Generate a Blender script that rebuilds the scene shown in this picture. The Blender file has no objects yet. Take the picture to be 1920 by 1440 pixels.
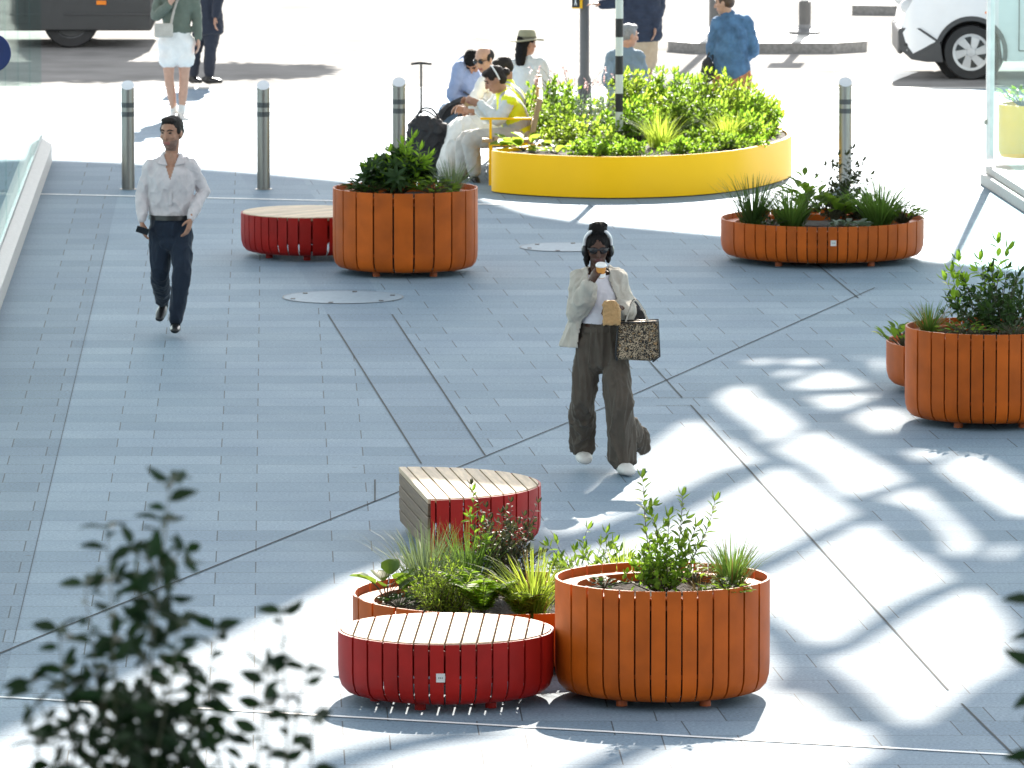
import bpy, bmesh, math, random
from mathutils import Vector, Matrix, noise
random.seed(7)
PI = math.pi
V = Vector
C = bpy.context.scene.collection
scene = bpy.context.scene
work = bpy.data.scenes.new('work')
def evaluate(o):
    with bpy.context.temp_override(scene=work, view_layer=work.view_layers[0]):
        dg = bpy.context.evaluated_depsgraph_get(); dg.update()
        return bpy.data.meshes.new_from_object(o.evaluated_get(dg))

# ------------------------------------------------------------------ camera model
F = 14500.0; H = 6.9; PITCH = math.atan((720 + 983) / F)
def ray_tan(py):
    return math.tan(PITCH + math.atan((py - 720) / F))
def ground(px, py, z=0.0):
    Y = (H - z) / ray_tan(py)
    return at(px, py, Y)
def at(px, py, Y):
    z = H - Y * ray_tan(py)
    zc = Y * math.cos(PITCH) + (H - z) * math.sin(PITCH)
    return V(((px - 960) / F * zc, Y, z))
def xat(px, Y, z=0.5):
    return (px - 960) / F * (Y * math.cos(PITCH) + (H - z) * math.sin(PITCH))

# ------------------------------------------------------------------ materials
def _nt(name):
    m = bpy.data.materials.new(name); m.use_nodes = True
    nt = m.node_tree
    b = nt.nodes['Principled BSDF']
    return m, nt, b
def mat(name, col, rough=0.5, metal=0.0, var=0.12, scale=8.0, bump=0.0, bscale=60.0, spec=0.5, coat=0.0, stretch=(1,1,1), sheen=0.0, island=0.0):
    m, nt, b = _nt(name)
    b.inputs['Roughness'].default_value = rough
    b.inputs['Metallic'].default_value = metal
    b.inputs['Specular IOR Level'].default_value = spec
    if coat: b.inputs['Coat Weight'].default_value = coat; b.inputs['Coat Roughness'].default_value = 0.15
    if sheen: b.inputs['Sheen Weight'].default_value = sheen
    tc = nt.nodes.new('ShaderNodeTexCoord')
    mp = nt.nodes.new('ShaderNodeMapping'); mp.inputs['Scale'].default_value = stretch
    nt.links.new(tc.outputs['Object'], mp.inputs['Vector'])
    n = nt.nodes.new('ShaderNodeTexNoise'); n.inputs['Scale'].default_value = scale; n.inputs['Detail'].default_value = 5
    nt.links.new(mp.outputs[0], n.inputs['Vector'])
    r = nt.nodes.new('ShaderNodeValToRGB')
    r.color_ramp.elements[0].position = 0.3; r.color_ramp.elements[1].position = 0.7
    r.color_ramp.elements[0].color = (*[c * (1 - var) for c in col], 1)
    r.color_ramp.elements[1].color = (*[min(1, c * (1 + var)) for c in col], 1)
    nt.links.new(n.outputs['Fac'], r.inputs['Fac'])
    if island:      # each slat or board weathers a little differently
        g = nt.nodes.new('ShaderNodeNewGeometry'); mr = nt.nodes.new('ShaderNodeMapRange')
        mr.inputs['To Min'].default_value = 1 - island; mr.inputs['To Max'].default_value = 1 + island
        nt.links.new(g.outputs['Random Per Island'], mr.inputs['Value'])
        vm = nt.nodes.new('ShaderNodeVectorMath'); vm.operation = 'SCALE'
        nt.links.new(r.outputs['Color'], vm.inputs[0]); nt.links.new(mr.outputs[0], vm.inputs['Scale'])
        nt.links.new(vm.outputs[0], b.inputs['Base Color'])
    else:
        nt.links.new(r.outputs['Color'], b.inputs['Base Color'])
    if bump:
        n2 = nt.nodes.new('ShaderNodeTexNoise'); n2.inputs['Scale'].default_value = bscale; n2.inputs['Detail'].default_value = 3
        nt.links.new(mp.outputs[0], n2.inputs['Vector'])
        bp = nt.nodes.new('ShaderNodeBump'); bp.inputs['Strength'].default_value = bump; bp.inputs['Distance'].default_value = 0.02
        nt.links.new(n2.outputs['Fac'], bp.inputs['Height'])
        nt.links.new(bp.outputs['Normal'], b.inputs['Normal'])
    return m
def leafmat(name, dark, light, trans, tw=0.4, rough=0.4):
    m, nt, b = _nt(name)
    g = nt.nodes.new('ShaderNodeNewGeometry')
    r = nt.nodes.new('ShaderNodeValToRGB')
    r.color_ramp.elements[0].color = (*dark, 1); r.color_ramp.elements[1].color = (*light, 1)
    nt.links.new(g.outputs['Random Per Island'], r.inputs['Fac'])
    nt.links.new(r.outputs['Color'], b.inputs['Base Color'])
    b.inputs['Roughness'].default_value = max(rough, .5); b.inputs['Specular IOR Level'].default_value = .18
    t = nt.nodes.new('ShaderNodeBsdfTranslucent')
    mx = nt.nodes.new('ShaderNodeMixRGB'); mx.blend_type = 'MULTIPLY'; mx.inputs['Fac'].default_value = 0.5
    mx.inputs['Color1'].default_value = (*trans, 1)
    r2 = nt.nodes.new('ShaderNodeValToRGB')
    r2.color_ramp.elements[0].color = (.5, .5, .5, 1); r2.color_ramp.elements[1].color = (1, 1, 1, 1)
    nt.links.new(g.outputs['Random Per Island'], r2.inputs['Fac'])
    nt.links.new(r2.outputs['Color'], mx.inputs['Color2'])
    nt.links.new(mx.outputs['Color'], t.inputs['Color'])
    ms = nt.nodes.new('ShaderNodeMixShader'); ms.inputs['Fac'].default_value = tw
    nt.links.new(b.outputs[0], ms.inputs[1]); nt.links.new(t.outputs[0], ms.inputs[2])
    nt.links.new(ms.outputs[0], nt.nodes['Material Output'].inputs['Surface'])
    return m
def glassmat(name, tint, ior=1.5, refl=.7):
    m, nt, b = _nt(name)
    nt.nodes.remove(b)
    t = nt.nodes.new('ShaderNodeBsdfTransparent'); t.inputs['Color'].default_value = (*tint, 1)
    g = nt.nodes.new('ShaderNodeBsdfGlossy'); g.inputs['Roughness'].default_value = 0.02
    g.inputs['Color'].default_value = (.8, .92, .9, 1)
    ge = nt.nodes.new('ShaderNodeNewGeometry')
    vd = nt.nodes.new('ShaderNodeVectorMath'); vd.operation = 'DOT_PRODUCT'
    nt.links.new(ge.outputs['Normal'], vd.inputs[0]); nt.links.new(ge.outputs['Incoming'], vd.inputs[1])
    def mth(op, x, y):
        q = nt.nodes.new('ShaderNodeMath'); q.operation = op
        for i, s_ in enumerate((x, y)):
            if isinstance(s_, (int, float)): q.inputs[i].default_value = s_
            else: nt.links.new(s_, q.inputs[i])
        return q.outputs[0]
    f0 = ((ior - 1) / (ior + 1)) ** 2
    sch = mth('POWER', mth('SUBTRACT', 1.0, mth('ABSOLUTE', vd.outputs['Value'], 0)), 5)
    f = nt.nodes.new('ShaderNodeMath'); f.operation = 'MULTIPLY_ADD'
    nt.links.new(sch, f.inputs[0]); f.inputs[1].default_value = (1 - f0) * refl; f.inputs[2].default_value = f0
    tc = nt.nodes.new('ShaderNodeTexCoord')
    n = nt.nodes.new('ShaderNodeTexNoise'); n.inputs['Scale'].default_value = 1.3; n.inputs['Detail'].default_value = 1
    nt.links.new(tc.outputs['Object'], n.inputs['Vector'])
    bp = nt.nodes.new('ShaderNodeBump'); bp.inputs['Strength'].default_value = 0.03; bp.inputs['Distance'].default_value = 0.03
    nt.links.new(n.outputs['Fac'], bp.inputs['Height'])
    nt.links.new(bp.outputs['Normal'], g.inputs['Normal'])
    ms = nt.nodes.new('ShaderNodeMixShader')
    nt.links.new(f.outputs[0], ms.inputs['Fac'])
    nt.links.new(t.outputs[0], ms.inputs[1]); nt.links.new(g.outputs[0], ms.inputs[2])
    nt.links.new(ms.outputs[0], nt.nodes['Material Output'].inputs['Surface'])
    return m

M = {}
M['orange'] = mat('orange_powder_coat', (.42, .086, .006), .5, island=.12, var=.16, scale=6, bump=.04, bscale=300, spec=.22)
M['orange_dark'] = mat('orange_liner', (.40, .085, .015), .5, var=.08)
M['red'] = mat('red_powder_coat', (.30, .009, .006), .48, island=.12, var=.16, scale=6, bump=.04, bscale=300, spec=.22)
M['yellow'] = mat('yellow_paint', (.95, .52, .002), .42, var=.03, scale=2, spec=.2)
M['wood'] = mat('pale_oiled_timber', (.50, .385, .26), .6, island=.14, var=.22, scale=6, bump=.15, bscale=30, stretch=(6, .6, 6))
M['wood_side'] = mat('weathered_timber', (.135, .088, .052), .65, var=.25, scale=6, bump=.15, bscale=30, stretch=(3, .6, 9))
M['wood_bench'] = mat('teak_timber', (.36, .24, .13), .6, var=.2, scale=6, bump=.1, stretch=(4, 4, .6))
M['soil'] = mat('dark_soil', (.026, .017, .012), .95, var=.5, scale=40, bump=.9, bscale=60)
M['steel'] = mat('brushed_stainless_steel', (.30, .285, .26), .34, 1.0, var=.08, scale=5, stretch=(8, 8, .5))
M['steel_cap'] = mat('satin_steel_cap', (.75, .78, .82), .55, .6, var=.04)
M['black'] = mat('black_rubber', (.018, .018, .019), .6, var=.2)
M['blackcloth'] = mat('black_nylon', (.022, .022, .025), .75, var=.25, scale=20, bump=.2)
M['badge'] = mat('pale_metal_badge', (.62, .62, .60), .4, .3)
M['charcoal'] = mat('dark_grey_paint', (.055, .058, .06), .35, var=.12, coat=.3)
M['vanwhite'] = mat('white_car_paint', (.78, .79, .80), .25, var=.02, coat=.5)
M['vandark'] = mat('charcoal_car_paint', (.035, .037, .038), .3, var=.1, coat=.4)
M['plastic'] = mat('grey_bumper_plastic', (.055, .056, .058), .55, var=.12)
M['chrome'] = mat('silver_wheel_paint', (.6, .6, .6), .35, .4)
M['carglass'] = mat('dark_car_glass', (.02, .025, .025), .08)
M['headlamp'] = mat('clear_headlamp', (.55, .57, .58), .15)
M['orangelens'] = mat('orange_lens', (.9, .25, .01), .2)
M['redlens'] = mat('red_lens', (.5, .01, .01), .2)
M['white'] = mat('white_paint', (.80, .80, .78), .5, var=.04)
M['pole_white'] = mat('white_pole_paint', (.62, .66, .60), .4, var=.06)
M['pole_grey'] = mat('grey_pole_paint', (.085, .085, .085), .45, var=.1)
M['mid_grey'] = mat('mid_grey_metal', (.16, .165, .17), .45, var=.1)
M['signal_yellow'] = mat('signal_yellow_paint', (.8, .42, .0), .4)
M['navy'] = mat('navy_enamel', (.008, .02, .10), .35)
M['stone'] = mat('pale_granite', (.40, .40, .385), .6, var=.12, scale=30, bump=.05)
M['kerb'] = mat('grey_granite_kerb', (.20, .20, .195), .7, var=.25, scale=25, bump=.2)
M['asphalt'] = mat('worn_asphalt', (.27, .265, .258), .95, spec=0.0, var=.18, scale=1.2, bump=.3, bscale=80)
M['joint'] = mat('dark_joint', (.035, .04, .045), .9)
M['strip'] = mat('pale_metal_strip', (.80, .81, .82), .6)
M['groundbase'] = mat('ground_base', (.22, .21, .2), .9)
M['cover'] = mat('round_cover_stone', (.17, .24, .305), .6, var=.12, scale=20)
M['canopy'] = mat('light_mask_grey', (.35, .36, .37), .6)  # for the added canopy that shades the plaza
M['glass_l'] = glassmat('pale_green_glass', (.90, .965, .955), 1.35, .28)
M['glass_r'] = glassmat('teal_tinted_glass', (.91, .975, .965), 1.35, .14)
M['dimming_glass'] = glassmat('tinted_dimming_glass', (.50, .475, .45), 1.3, .3)  # tint weakens the sun that passes the added canopy
M['frame'] = mat('white_aluminium', (.75, .76, .75), .4, .2)
M['arcade_stone'] = mat('dark_arcade_stone', (.10, .10, .10), .8)
M['concrete'] = mat('terrace_concrete', (.3, .3, .29), .85, var=.1)

# leaves
M['lf_bright'] = leafmat('bright_leaf', (.05, .11, .012), (.12, .20, .02), (.36, .60, .05), .48)
M['lf_yellow'] = leafmat('yellow_green_leaf', (.06, .11, .012), (.15, .19, .025), (.42, .60, .06), .48)
M['lf_mid'] = leafmat('mid_green_leaf', (.03, .075, .012), (.07, .125, .02), (.32, .50, .05), .42)
M['lf_dark'] = leafmat('dark_glossy_leaf', (.012, .035, .010), (.035, .07, .018), (.10, .2, .03), .22, .25)
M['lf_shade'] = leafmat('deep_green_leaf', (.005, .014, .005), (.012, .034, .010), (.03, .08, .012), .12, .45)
M['lf_purple'] = leafmat('dark_bronze_leaf', (.018, .028, .014), (.045, .055, .03), (.12, .13, .05), .25, .22)
M['lf_silver'] = leafmat('silvery_leaf', (.12, .16, .13), (.22, .26, .22), (.2, .3, .15), .25, .5)
M['gr_bright'] = leafmat('bright_grass_blade', (.06, .12, .012), (.14, .2, .025), (.55, .70, .08), .5)
M['gr_mid'] = leafmat('green_grass_blade', (.03, .08, .014), (.08, .13, .03), (.22, .38, .06), .38)
M['gr_dark'] = leafmat('dark_grass_blade', (.018, .05, .014), (.05, .085, .025), (.1, .2, .04), .3)
M['gr_grey'] = leafmat('grey_green_grass_blade', (.07, .10, .05), (.14, .17, .10), (.25, .34, .14), .35)
M['gr_dry'] = leafmat('dry_straw_blade', (.16, .10, .03), (.30, .20, .06), (.4, .26, .08), .3, .6)
M['petal'] = leafmat('pale_pink_petal', (.5, .28, .3), (.75, .6, .55), (.6, .4, .4), .4)
M['stem'] = mat('brown_green_stem', (.055, .055, .025), .7)
M['stem_red'] = mat('red_brown_stem', (.07, .035, .02), .6)

# ------------------------------------------------------------------ mesh builder
class MB:
    def __init__(s):
        s.v = []; s.f = []; s.mi = []; s.cur = 0
    def add(s, vs, fs):
        o = len(s.v); s.v += [tuple(v) for v in vs]
        s.f += [tuple(i + o for i in f) for f in fs]; s.mi += [s.cur] * len(fs)
    def box(s, c, size, rot=None):
        x, y, z = [q / 2 for q in size]; c = V(c)
        P = [V((sx * x, sy * y, sz * z)) for sx in (-1, 1) for sy in (-1, 1) for sz in (-1, 1)]
        if rot is not None: P = [rot @ p for p in P]
        s.add([p + c for p in P], [(0, 1, 3, 2), (4, 6, 7, 5), (0, 4, 5, 1), (2, 3, 7, 6), (0, 2, 6, 4), (1, 5, 7, 3)])
    def ell(s, c, r, fr=None, nu=16, nv=10):
        c = V(c); vs = []; fs = []
        for j in range(nv + 1):
            th = PI * j / nv
            for i in range(nu):
                ph = 2 * PI * i / nu
                p = V((r[0] * math.sin(th) * math.cos(ph), r[1] * math.sin(th) * math.sin(ph), r[2] * math.cos(th)))
                if fr is not None: p = fr @ p
                vs.append(c + p)
        for j in range(nv):
            for i in range(nu):
                a = j * nu + i; b = j * nu + (i + 1) % nu
                fs.append((a, a + nu, b + nu, b))
        s.add(vs, fs)
    def tube(s, pts, rad, side=None, n=14, k=4, cap=True, capk=1.0):
        """Lofted tube through pts; rad r or (ra, rb): ra along side."""
        pts = [V(p) for p in pts]
        rad = [(r, r) if not isinstance(r, (tuple, list)) else r for r in rad]
        P = []; R = []
        m = len(pts)
        if m > 2 and k > 1:
            for i in range(m - 1):
                p0 = pts[max(i - 1, 0)]; p1 = pts[i]; p2 = pts[i + 1]; p3 = pts[min(i + 2, m - 1)]
                for q in range(k):
                    t = q / k
                    P.append(.5 * ((2 * p1) + (p2 - p0) * t + (2 * p0 - 5 * p1 + 4 * p2 - p3) * t * t + (3 * p1 - p0 - 3 * p2 + p3) * t ** 3))
                    tt = t * t * (3 - 2 * t)
                    R.append([rad[i][j] * (1 - tt) + rad[i + 1][j] * tt for j in (0, 1)])
            P.append(pts[-1]); R.append(rad[-1])
        else:
            P = pts; R = rad
        rings = []
        prev = None
        for i, p in enumerate(P):
            t = (P[min(i + 1, len(P) - 1)] - P[max(i - 1, 0)])
            t = t.normalized() if t.length > 1e-9 else V((0, 0, 1))
            ref = V(side) if side is not None else (prev if prev is not None else (V((1, 0, 0)) if abs(t.x) < .8 else V((0, 1, 0))))
            a = ref - t * ref.dot(t)
            if a.length < 1e-6: a = t.orthogonal()
            a.normalize(); b = t.cross(a)
            if side is None: prev = a
            rings.append((p, a, b, R[i], t))
        if cap:
            def capr(rg, sgn):
                p, a, b, r, t = rg; out = []
                for ang in (.5, 1.0, 1.35):
                    out.append((p + t * sgn * min(r) * math.sin(ang) * capk, a, b, [r[0] * math.cos(ang), r[1] * math.cos(ang)], t))
                return out
            rings = list(reversed(capr(rings[0], -1))) + rings + capr(rings[-1], 1)
        vs = []; fs = []
        for (p, a, b, r, t) in rings:
            for i in range(n):
                ph = 2 * PI * i / n
                vs.append(p + a * r[0] * math.cos(ph) + b * r[1] * math.sin(ph))
        L = len(rings)
        for j in range(L - 1):
            for i in range(n):
                fs.append((j * n + i, j * n + (i + 1) % n, (j + 1) * n + (i + 1) % n, (j + 1) * n + i))
        fs.append(tuple(reversed(range(n)))); fs.append(tuple((L - 1) * n + i for i in range(n)))
        s.add(vs, fs)
    def lathe(s, prof, n=32, c=(0, 0, 0), cap=True):
        c = V(c); vs = []; fs = []
        for (r, z) in prof:
            for i in range(n):
                a = 2 * PI * i / n
                vs.append(c + V((r * math.cos(a), r * math.sin(a), z)))
        L = len(prof)
        for j in range(L - 1):
            for i in range(n):
                fs.append((j * n + i, j * n + (i + 1) % n, (j + 1) * n + (i + 1) % n, (j + 1) * n + i))
        if cap:
            fs.append(tuple(reversed(range(n)))); fs.append(tuple((L - 1) * n + i for i in range(n)))
        s.add(vs, fs)
    def prism(s, poly, z0, z1):
        n = len(poly)
        a = sum(poly[i][0] * poly[(i + 1) % n][1] - poly[(i + 1) % n][0] * poly[i][1] for i in range(n))
        if a < 0: poly = poly[::-1]
        s.add([(x, y, z0) for x, y in poly] + [(x, y, z1) for x, y in poly],
              [tuple(reversed(range(n))), tuple(range(n, 2 * n))] + [(i, (i + 1) % n, n + (i + 1) % n, n + i) for i in range(n)])
    def mesh(s, name, mats, smooth=35):
        me = bpy.data.meshes.new(name); me.from_pydata(s.v, [], s.f)
        for m in (mats if isinstance(mats, (list, tuple)) else [mats]): me.materials.append(m)
        for p, i in zip(me.polygons, s.mi): p.material_index = i
        if smooth:
            me.shade_smooth()
            if smooth < 180: me.set_sharp_from_angle(angle=math.radians(smooth))
        me.update(); return me

def link(name, me, parent=None, loc=None, bevel=0):
    o = bpy.data.objects.new(name, me); C.objects.link(o)
    if parent is not None: o.parent = parent
    if loc is not None: o.location = loc
    if bevel:
        b = o.modifiers.new('bevel', 'BEVEL'); b.width = bevel; b.segments = 2; b.limit_method = 'ANGLE'; b.angle_limit = math.radians(40)
    return o
def part(name, mb, m, parent, smooth=35, bevel=0, label=None):
    o = link(name, mb.mesh(name, m, smooth), parent, bevel=bevel)
    if label: o['label'] = label
    return o
def tag(o, label, cat, group=None, kind=None):
    if label: o['label'] = label
    if cat: o['category'] = cat
    if group: o['group'] = group
    if kind: o['kind'] = kind
    return o
def thing(name, loc, label, cat, group=None, rz=0):
    o = bpy.data.objects.new(name, None); C.objects.link(o)
    o.location = loc; o.rotation_euler = (0, 0, rz); o.empty_display_size = .2
    return tag(o, label, cat, group)
def struct(name, mb, m, smooth=0):
    o = link(name, mb.mesh(name, m, smooth)); o['kind'] = 'structure'; return o
def copy_tree(o, parent=None):
    c = o.copy(); C.objects.link(c)
    if parent is not None: c.parent = parent
    for ch in list(o.children): copy_tree(ch, c)
    return c
def remesh(mb, name, mats, voxel=.008, smooth=4):
    me = mb.mesh(name + '_src', mats, 0)
    o = bpy.data.objects.new('tmp', me); work.collection.objects.link(o)
    r = o.modifiers.new('r', 'REMESH'); r.mode = 'VOXEL'; r.voxel_size = voxel; r.adaptivity = 0
    if smooth:
        s = o.modifiers.new('s', 'SMOOTH'); s.factor = .5; s.iterations = smooth
    out = evaluate(o)
    out.name = name
    bpy.data.objects.remove(o); bpy.data.meshes.remove(me)
    out.materials.clear()
    for m in (mats if isinstance(mats, (list, tuple)) else [mats]): out.materials.append(m)
    out.shade_smooth()
    return out
def wrinkle(me, amp, sc=(10, 10, 10), seed=0.0, fine=.35, mask=None):
    nrm = [V(q.vector) for q in me.vertex_normals]; out = []
    for v, nn in zip(me.vertices, nrm):
        p = V(v.co)
        q = V((p.x * sc[0] + seed, p.y * sc[1] + seed * 1.7, p.z * sc[2] - seed))
        d = noise.noise(q); d = max(0, 1 - abs(d) * 3.2) ** 1.4 * .75 - .25 + noise.noise(q * 2.3) * fine + max(0, 1 - abs(noise.noise(q * 1.7 + V((7, 3, 1)))) * 5) * .35
        p += nn * d * (amp if mask is None else amp * mask(p))
        out += p[:]
    me.vertices.foreach_set('co', out); me.update()
def catmull_closed(pts, k=8):
    n = len(pts); out = []
    for i in range(n):
        p0, p1, p2, p3 = [V(pts[(i + j) % n]) for j in (-1, 0, 1, 2)]
        for q in range(k):
            t = q / k
            out.append(.5 * ((2 * p1) + (p2 - p0) * t + (2 * p0 - 5 * p1 + 4 * p2 - p3) * t * t + (3 * p1 - p0 - 3 * p2 + p3) * t ** 3))
    return out
SKY = .078; SUN = 4.2; EXPO = 2.4
# ------------------------------------------------------------------ the setting
def paving_material():
    m, nt, b = _nt('granite_paving')
    L = nt.links.new
    g = nt.nodes.new('ShaderNodeNewGeometry')
    sep = nt.nodes.new('ShaderNodeSeparateXYZ'); L(g.outputs['Position'], sep.inputs[0])
    def math_(op, a, b_=None):
        n = nt.nodes.new('ShaderNodeMath'); n.operation = op
        for i, q in enumerate((a, b_)):
            if q is None: continue
            if isinstance(q, (int, float)): n.inputs[i].default_value = q
            else: L(q, n.inputs[i])
        return n.outputs[0]
    X, Y = sep.outputs['X'], sep.outputs['Y']
    def bricks(shear, bw, rh, off, xo):
        xs = math_('ADD', math_('SUBTRACT', X, math_('MULTIPLY', Y, shear)), xo)
        cmb = nt.nodes.new('ShaderNodeCombineXYZ'); L(xs, cmb.inputs[0]); L(Y, cmb.inputs[1])
        br = nt.nodes.new('ShaderNodeTexBrick')
        br.inputs['Scale'].default_value = 1; br.inputs['Brick Width'].default_value = bw; br.inputs['Row Height'].default_value = rh
        br.inputs['Mortar Size'].default_value = .0045; br.inputs['Mortar Smooth'].default_value = .2; br.inputs['Bias'].default_value = 0
        br.offset = off; br.offset_frequency = 2; br.squash = 1.0
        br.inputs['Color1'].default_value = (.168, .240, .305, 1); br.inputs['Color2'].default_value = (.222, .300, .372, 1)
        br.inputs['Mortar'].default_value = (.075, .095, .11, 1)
        L(cmb.outputs[0], br.inputs['Vector'])
        return br.outputs['Color']
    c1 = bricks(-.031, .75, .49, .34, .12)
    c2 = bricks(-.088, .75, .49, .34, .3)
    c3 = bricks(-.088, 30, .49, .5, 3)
    # zones: left of seam A, the strip between A and B, right of B
    a0, a1 = ground(615, 590), ground(790, 870)
    b0, b1 = ground(735, 590), ground(910, 855)
    def mask(p, q):
        k = (q.x - p.x) / (q.y - p.y)
        return math_('GREATER_THAN', math_('SUBTRACT', math_('SUBTRACT', X, p.x), math_('MULTIPLY', math_('SUBTRACT', Y, p.y), k)), 0)
    mA = mask(a0, a1); mB = mask(b0, b1)
    near = math_('GREATER_THAN', Y, 53.2)      # the strip ends at the long diagonal joint
    mAn = math_('MULTIPLY', mA, near)
    def mix(f, x, y, mode='MIX'):
        n = nt.nodes.new('ShaderNodeMixRGB'); n.blend_type = mode
        if isinstance(f, (int, float)): n.inputs['Fac'].default_value = f
        else: L(f, n.inputs['Fac'])
        for i, q in ((1, x), (2, y)):
            if isinstance(q, tuple): n.inputs[i].default_value = q
            else: L(q, n.inputs[i])
        return n.outputs['Color']
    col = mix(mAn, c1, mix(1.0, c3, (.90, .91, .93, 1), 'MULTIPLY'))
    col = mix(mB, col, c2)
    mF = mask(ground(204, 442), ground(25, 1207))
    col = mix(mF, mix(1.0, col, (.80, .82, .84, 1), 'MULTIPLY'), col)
    n1 = nt.nodes.new('ShaderNodeTexNoise'); n1.inputs['Scale'].default_value = 55; n1.inputs['Detail'].default_value = 4
    L(g.outputs['Position'], n1.inputs['Vector'])
    r1 = nt.nodes.new('ShaderNodeValToRGB'); r1.color_ramp.elements[0].position = .3; r1.color_ramp.elements[1].position = .7
    r1.color_ramp.elements[0].color = (.72, .72, .72, 1); r1.color_ramp.elements[1].color = (1.2, 1.2, 1.2, 1)
    L(n1.outputs['Fac'], r1.inputs['Fac'])
    col = mix(1.0, col, r1.outputs['Color'], 'MULTIPLY')
    n2 = nt.nodes.new('ShaderNodeTexNoise'); n2.inputs['Scale'].default_value = .7; n2.inputs['Detail'].default_value = 5; n2.inputs['Roughness'].default_value = .65
    L(g.outputs['Position'], n2.inputs['Vector'])
    r2 = nt.nodes.new('ShaderNodeValToRGB'); r2.color_ramp.elements[0].position = .35; r2.color_ramp.elements[1].position = .65
    r2.color_ramp.elements[0].color = (.84, .86, .90, 1); r2.color_ramp.elements[1].color = (1.04, 1.03, 1.02, 1)
    L(n2.outputs['Fac'], r2.inputs['Fac'])
    col = mix(1.0, col, r2.outputs['Color'], 'MULTIPLY')
    # a few spots of gum and spilt drink
    vo = nt.nodes.new('ShaderNodeTexVoronoi'); vo.inputs['Scale'].default_value = 1.1
    L(g.outputs['Position'], vo.inputs['Vector'])
    sp = math_('LESS_THAN', vo.outputs['Distance'], .022)
    col = mix(math_('MULTIPLY', sp, .55), col, (.08, .08, .08, 1))
    L(col, b.inputs['Base Color'])
    b.inputs['Roughness'].default_value = .65
    b.inputs['Specular IOR Level'].default_value = .09
    bp = nt.nodes.new('ShaderNodeBump'); bp.inputs['Strength'].default_value = .12; bp.inputs['Distance'].default_value = .01
    L(n1.outputs['Fac'], bp.inputs['Height']); L(bp.outputs['Normal'], b.inputs['Normal'])
    return m
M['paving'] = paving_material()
ROAD_Y = 87.4
mb = MB(); mb.add([(-400, -60, -.06), (400, -60, -.06), (400, 700, -.06), (-400, 700, -.06)], [(0, 1, 2, 3)])
struct('ground', mb, M['groundbase'])
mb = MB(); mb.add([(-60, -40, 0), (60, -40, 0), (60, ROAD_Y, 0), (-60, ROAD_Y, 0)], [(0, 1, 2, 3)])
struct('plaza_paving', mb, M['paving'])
mb = MB(); mb.add([(-120, ROAD_Y + .16, -.025), (120, ROAD_Y + .16, -.025), (120, 112, -.025), (-120, 112, -.025)], [(0, 1, 2, 3)])
struct('road', mb, M['asphalt'])
mb = MB()
for i in range(-40, 40):
    mb.box((i * .9 + .45, ROAD_Y + .08, -.045), (.892, .156, .11))
struct('kerb', mb, M['stone'])
mb = MB(); mb.box((0, 116, .02), (240, 8, .2)); struct('far_pavement', mb, M['stone'])

def ribbon(mb, pts, w, z):
    pts = [V((p.x, p.y, 0)) for p in pts]
    for a, b in zip(pts[:-1], pts[1:]):
        d = (b - a).normalized(); n = V((-d.y, d.x, 0)) * w / 2
        mb.add([a - n + V((0, 0, z)), a + n + V((0, 0, z)), b + n + V((0, 0, z)), b - n + V((0, 0, z))], [(0, 3, 2, 1)])
mb = MB()
for a, b in [((615, 590), (790, 870)), ((735, 590), (910, 855)), ((1295, 760), (1778, 1295)), ((1803, 1320), (1925, 1440)),
             ((1212, 672), (1279, 746)), ((1490, 462), (1610, 560)), ((1180, 746), (1330, 746)), ((1230, 761), (1296, 761))]:
    ribbon(mb, [ground(*a), ground(*b)], .013, .004)
ribbon(mb, [ground(-20, 1234), ground(46, 1206), ground(180, 1152), ground(420, 1055), ground(704, 940)], .016, .004)
ribbon(mb, [ground(700, 942), ground(1130, 766), ground(1640, 540)], .013, .004)
ribbon(mb, [ground(703, 900), ground(703, 941)], .011, .004)
ribbon(mb, [ground(204, 442), ground(25, 1207)], .004, .004)
struct('paving_joints', mb, M['joint'])
mb = MB()
ribbon(mb, [ground(-30, 1306), ground(1960, 1420)], .046, .005)
ribbon(mb, [ground(-30, 362), ground(1100, 388)], .07, .005)
struct('metal_threshold_strips', mb, M['strip'])

def cover(px, py, r, label):
    c = ground(px, py)
    t = thing('access_cover', c, label, 'access cover')
    mb = MB(); mb.lathe([(r, .001), (r, .005)], 48); part('cover_plate', mb, M['cover'], t, 0)
    mb = MB(); n = 60
    vs = []; fs = []
    for i in range(n):
        a = 2 * PI * i / n
        for rr in (r + .001, r + .012): vs.append((rr * math.cos(a), rr * math.sin(a), .0062))
    for i in range(n): fs.append((2 * i, 2 * i + 1, 2 * ((i + 1) % n) + 1, 2 * ((i + 1) % n)))
    mb.add(vs, fs); part('cover_rim', mb, M['kerb'], t, 0)
    for k in range(6):
        a = 2 * PI * (k + .3) / 6
        mb = MB(); mb.box(((r - .06) * math.cos(a), (r - .06) * math.sin(a), .0066), (.04, .07, .003)); part('lifting_slot', mb, M['black'], t, 0)
cover(643, 558, .50, 'round paved access cover flush in the floor before the tall orange planter')
cover(1060, 464, .40, 'round paved access cover behind the walking woman in headphones')

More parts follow.
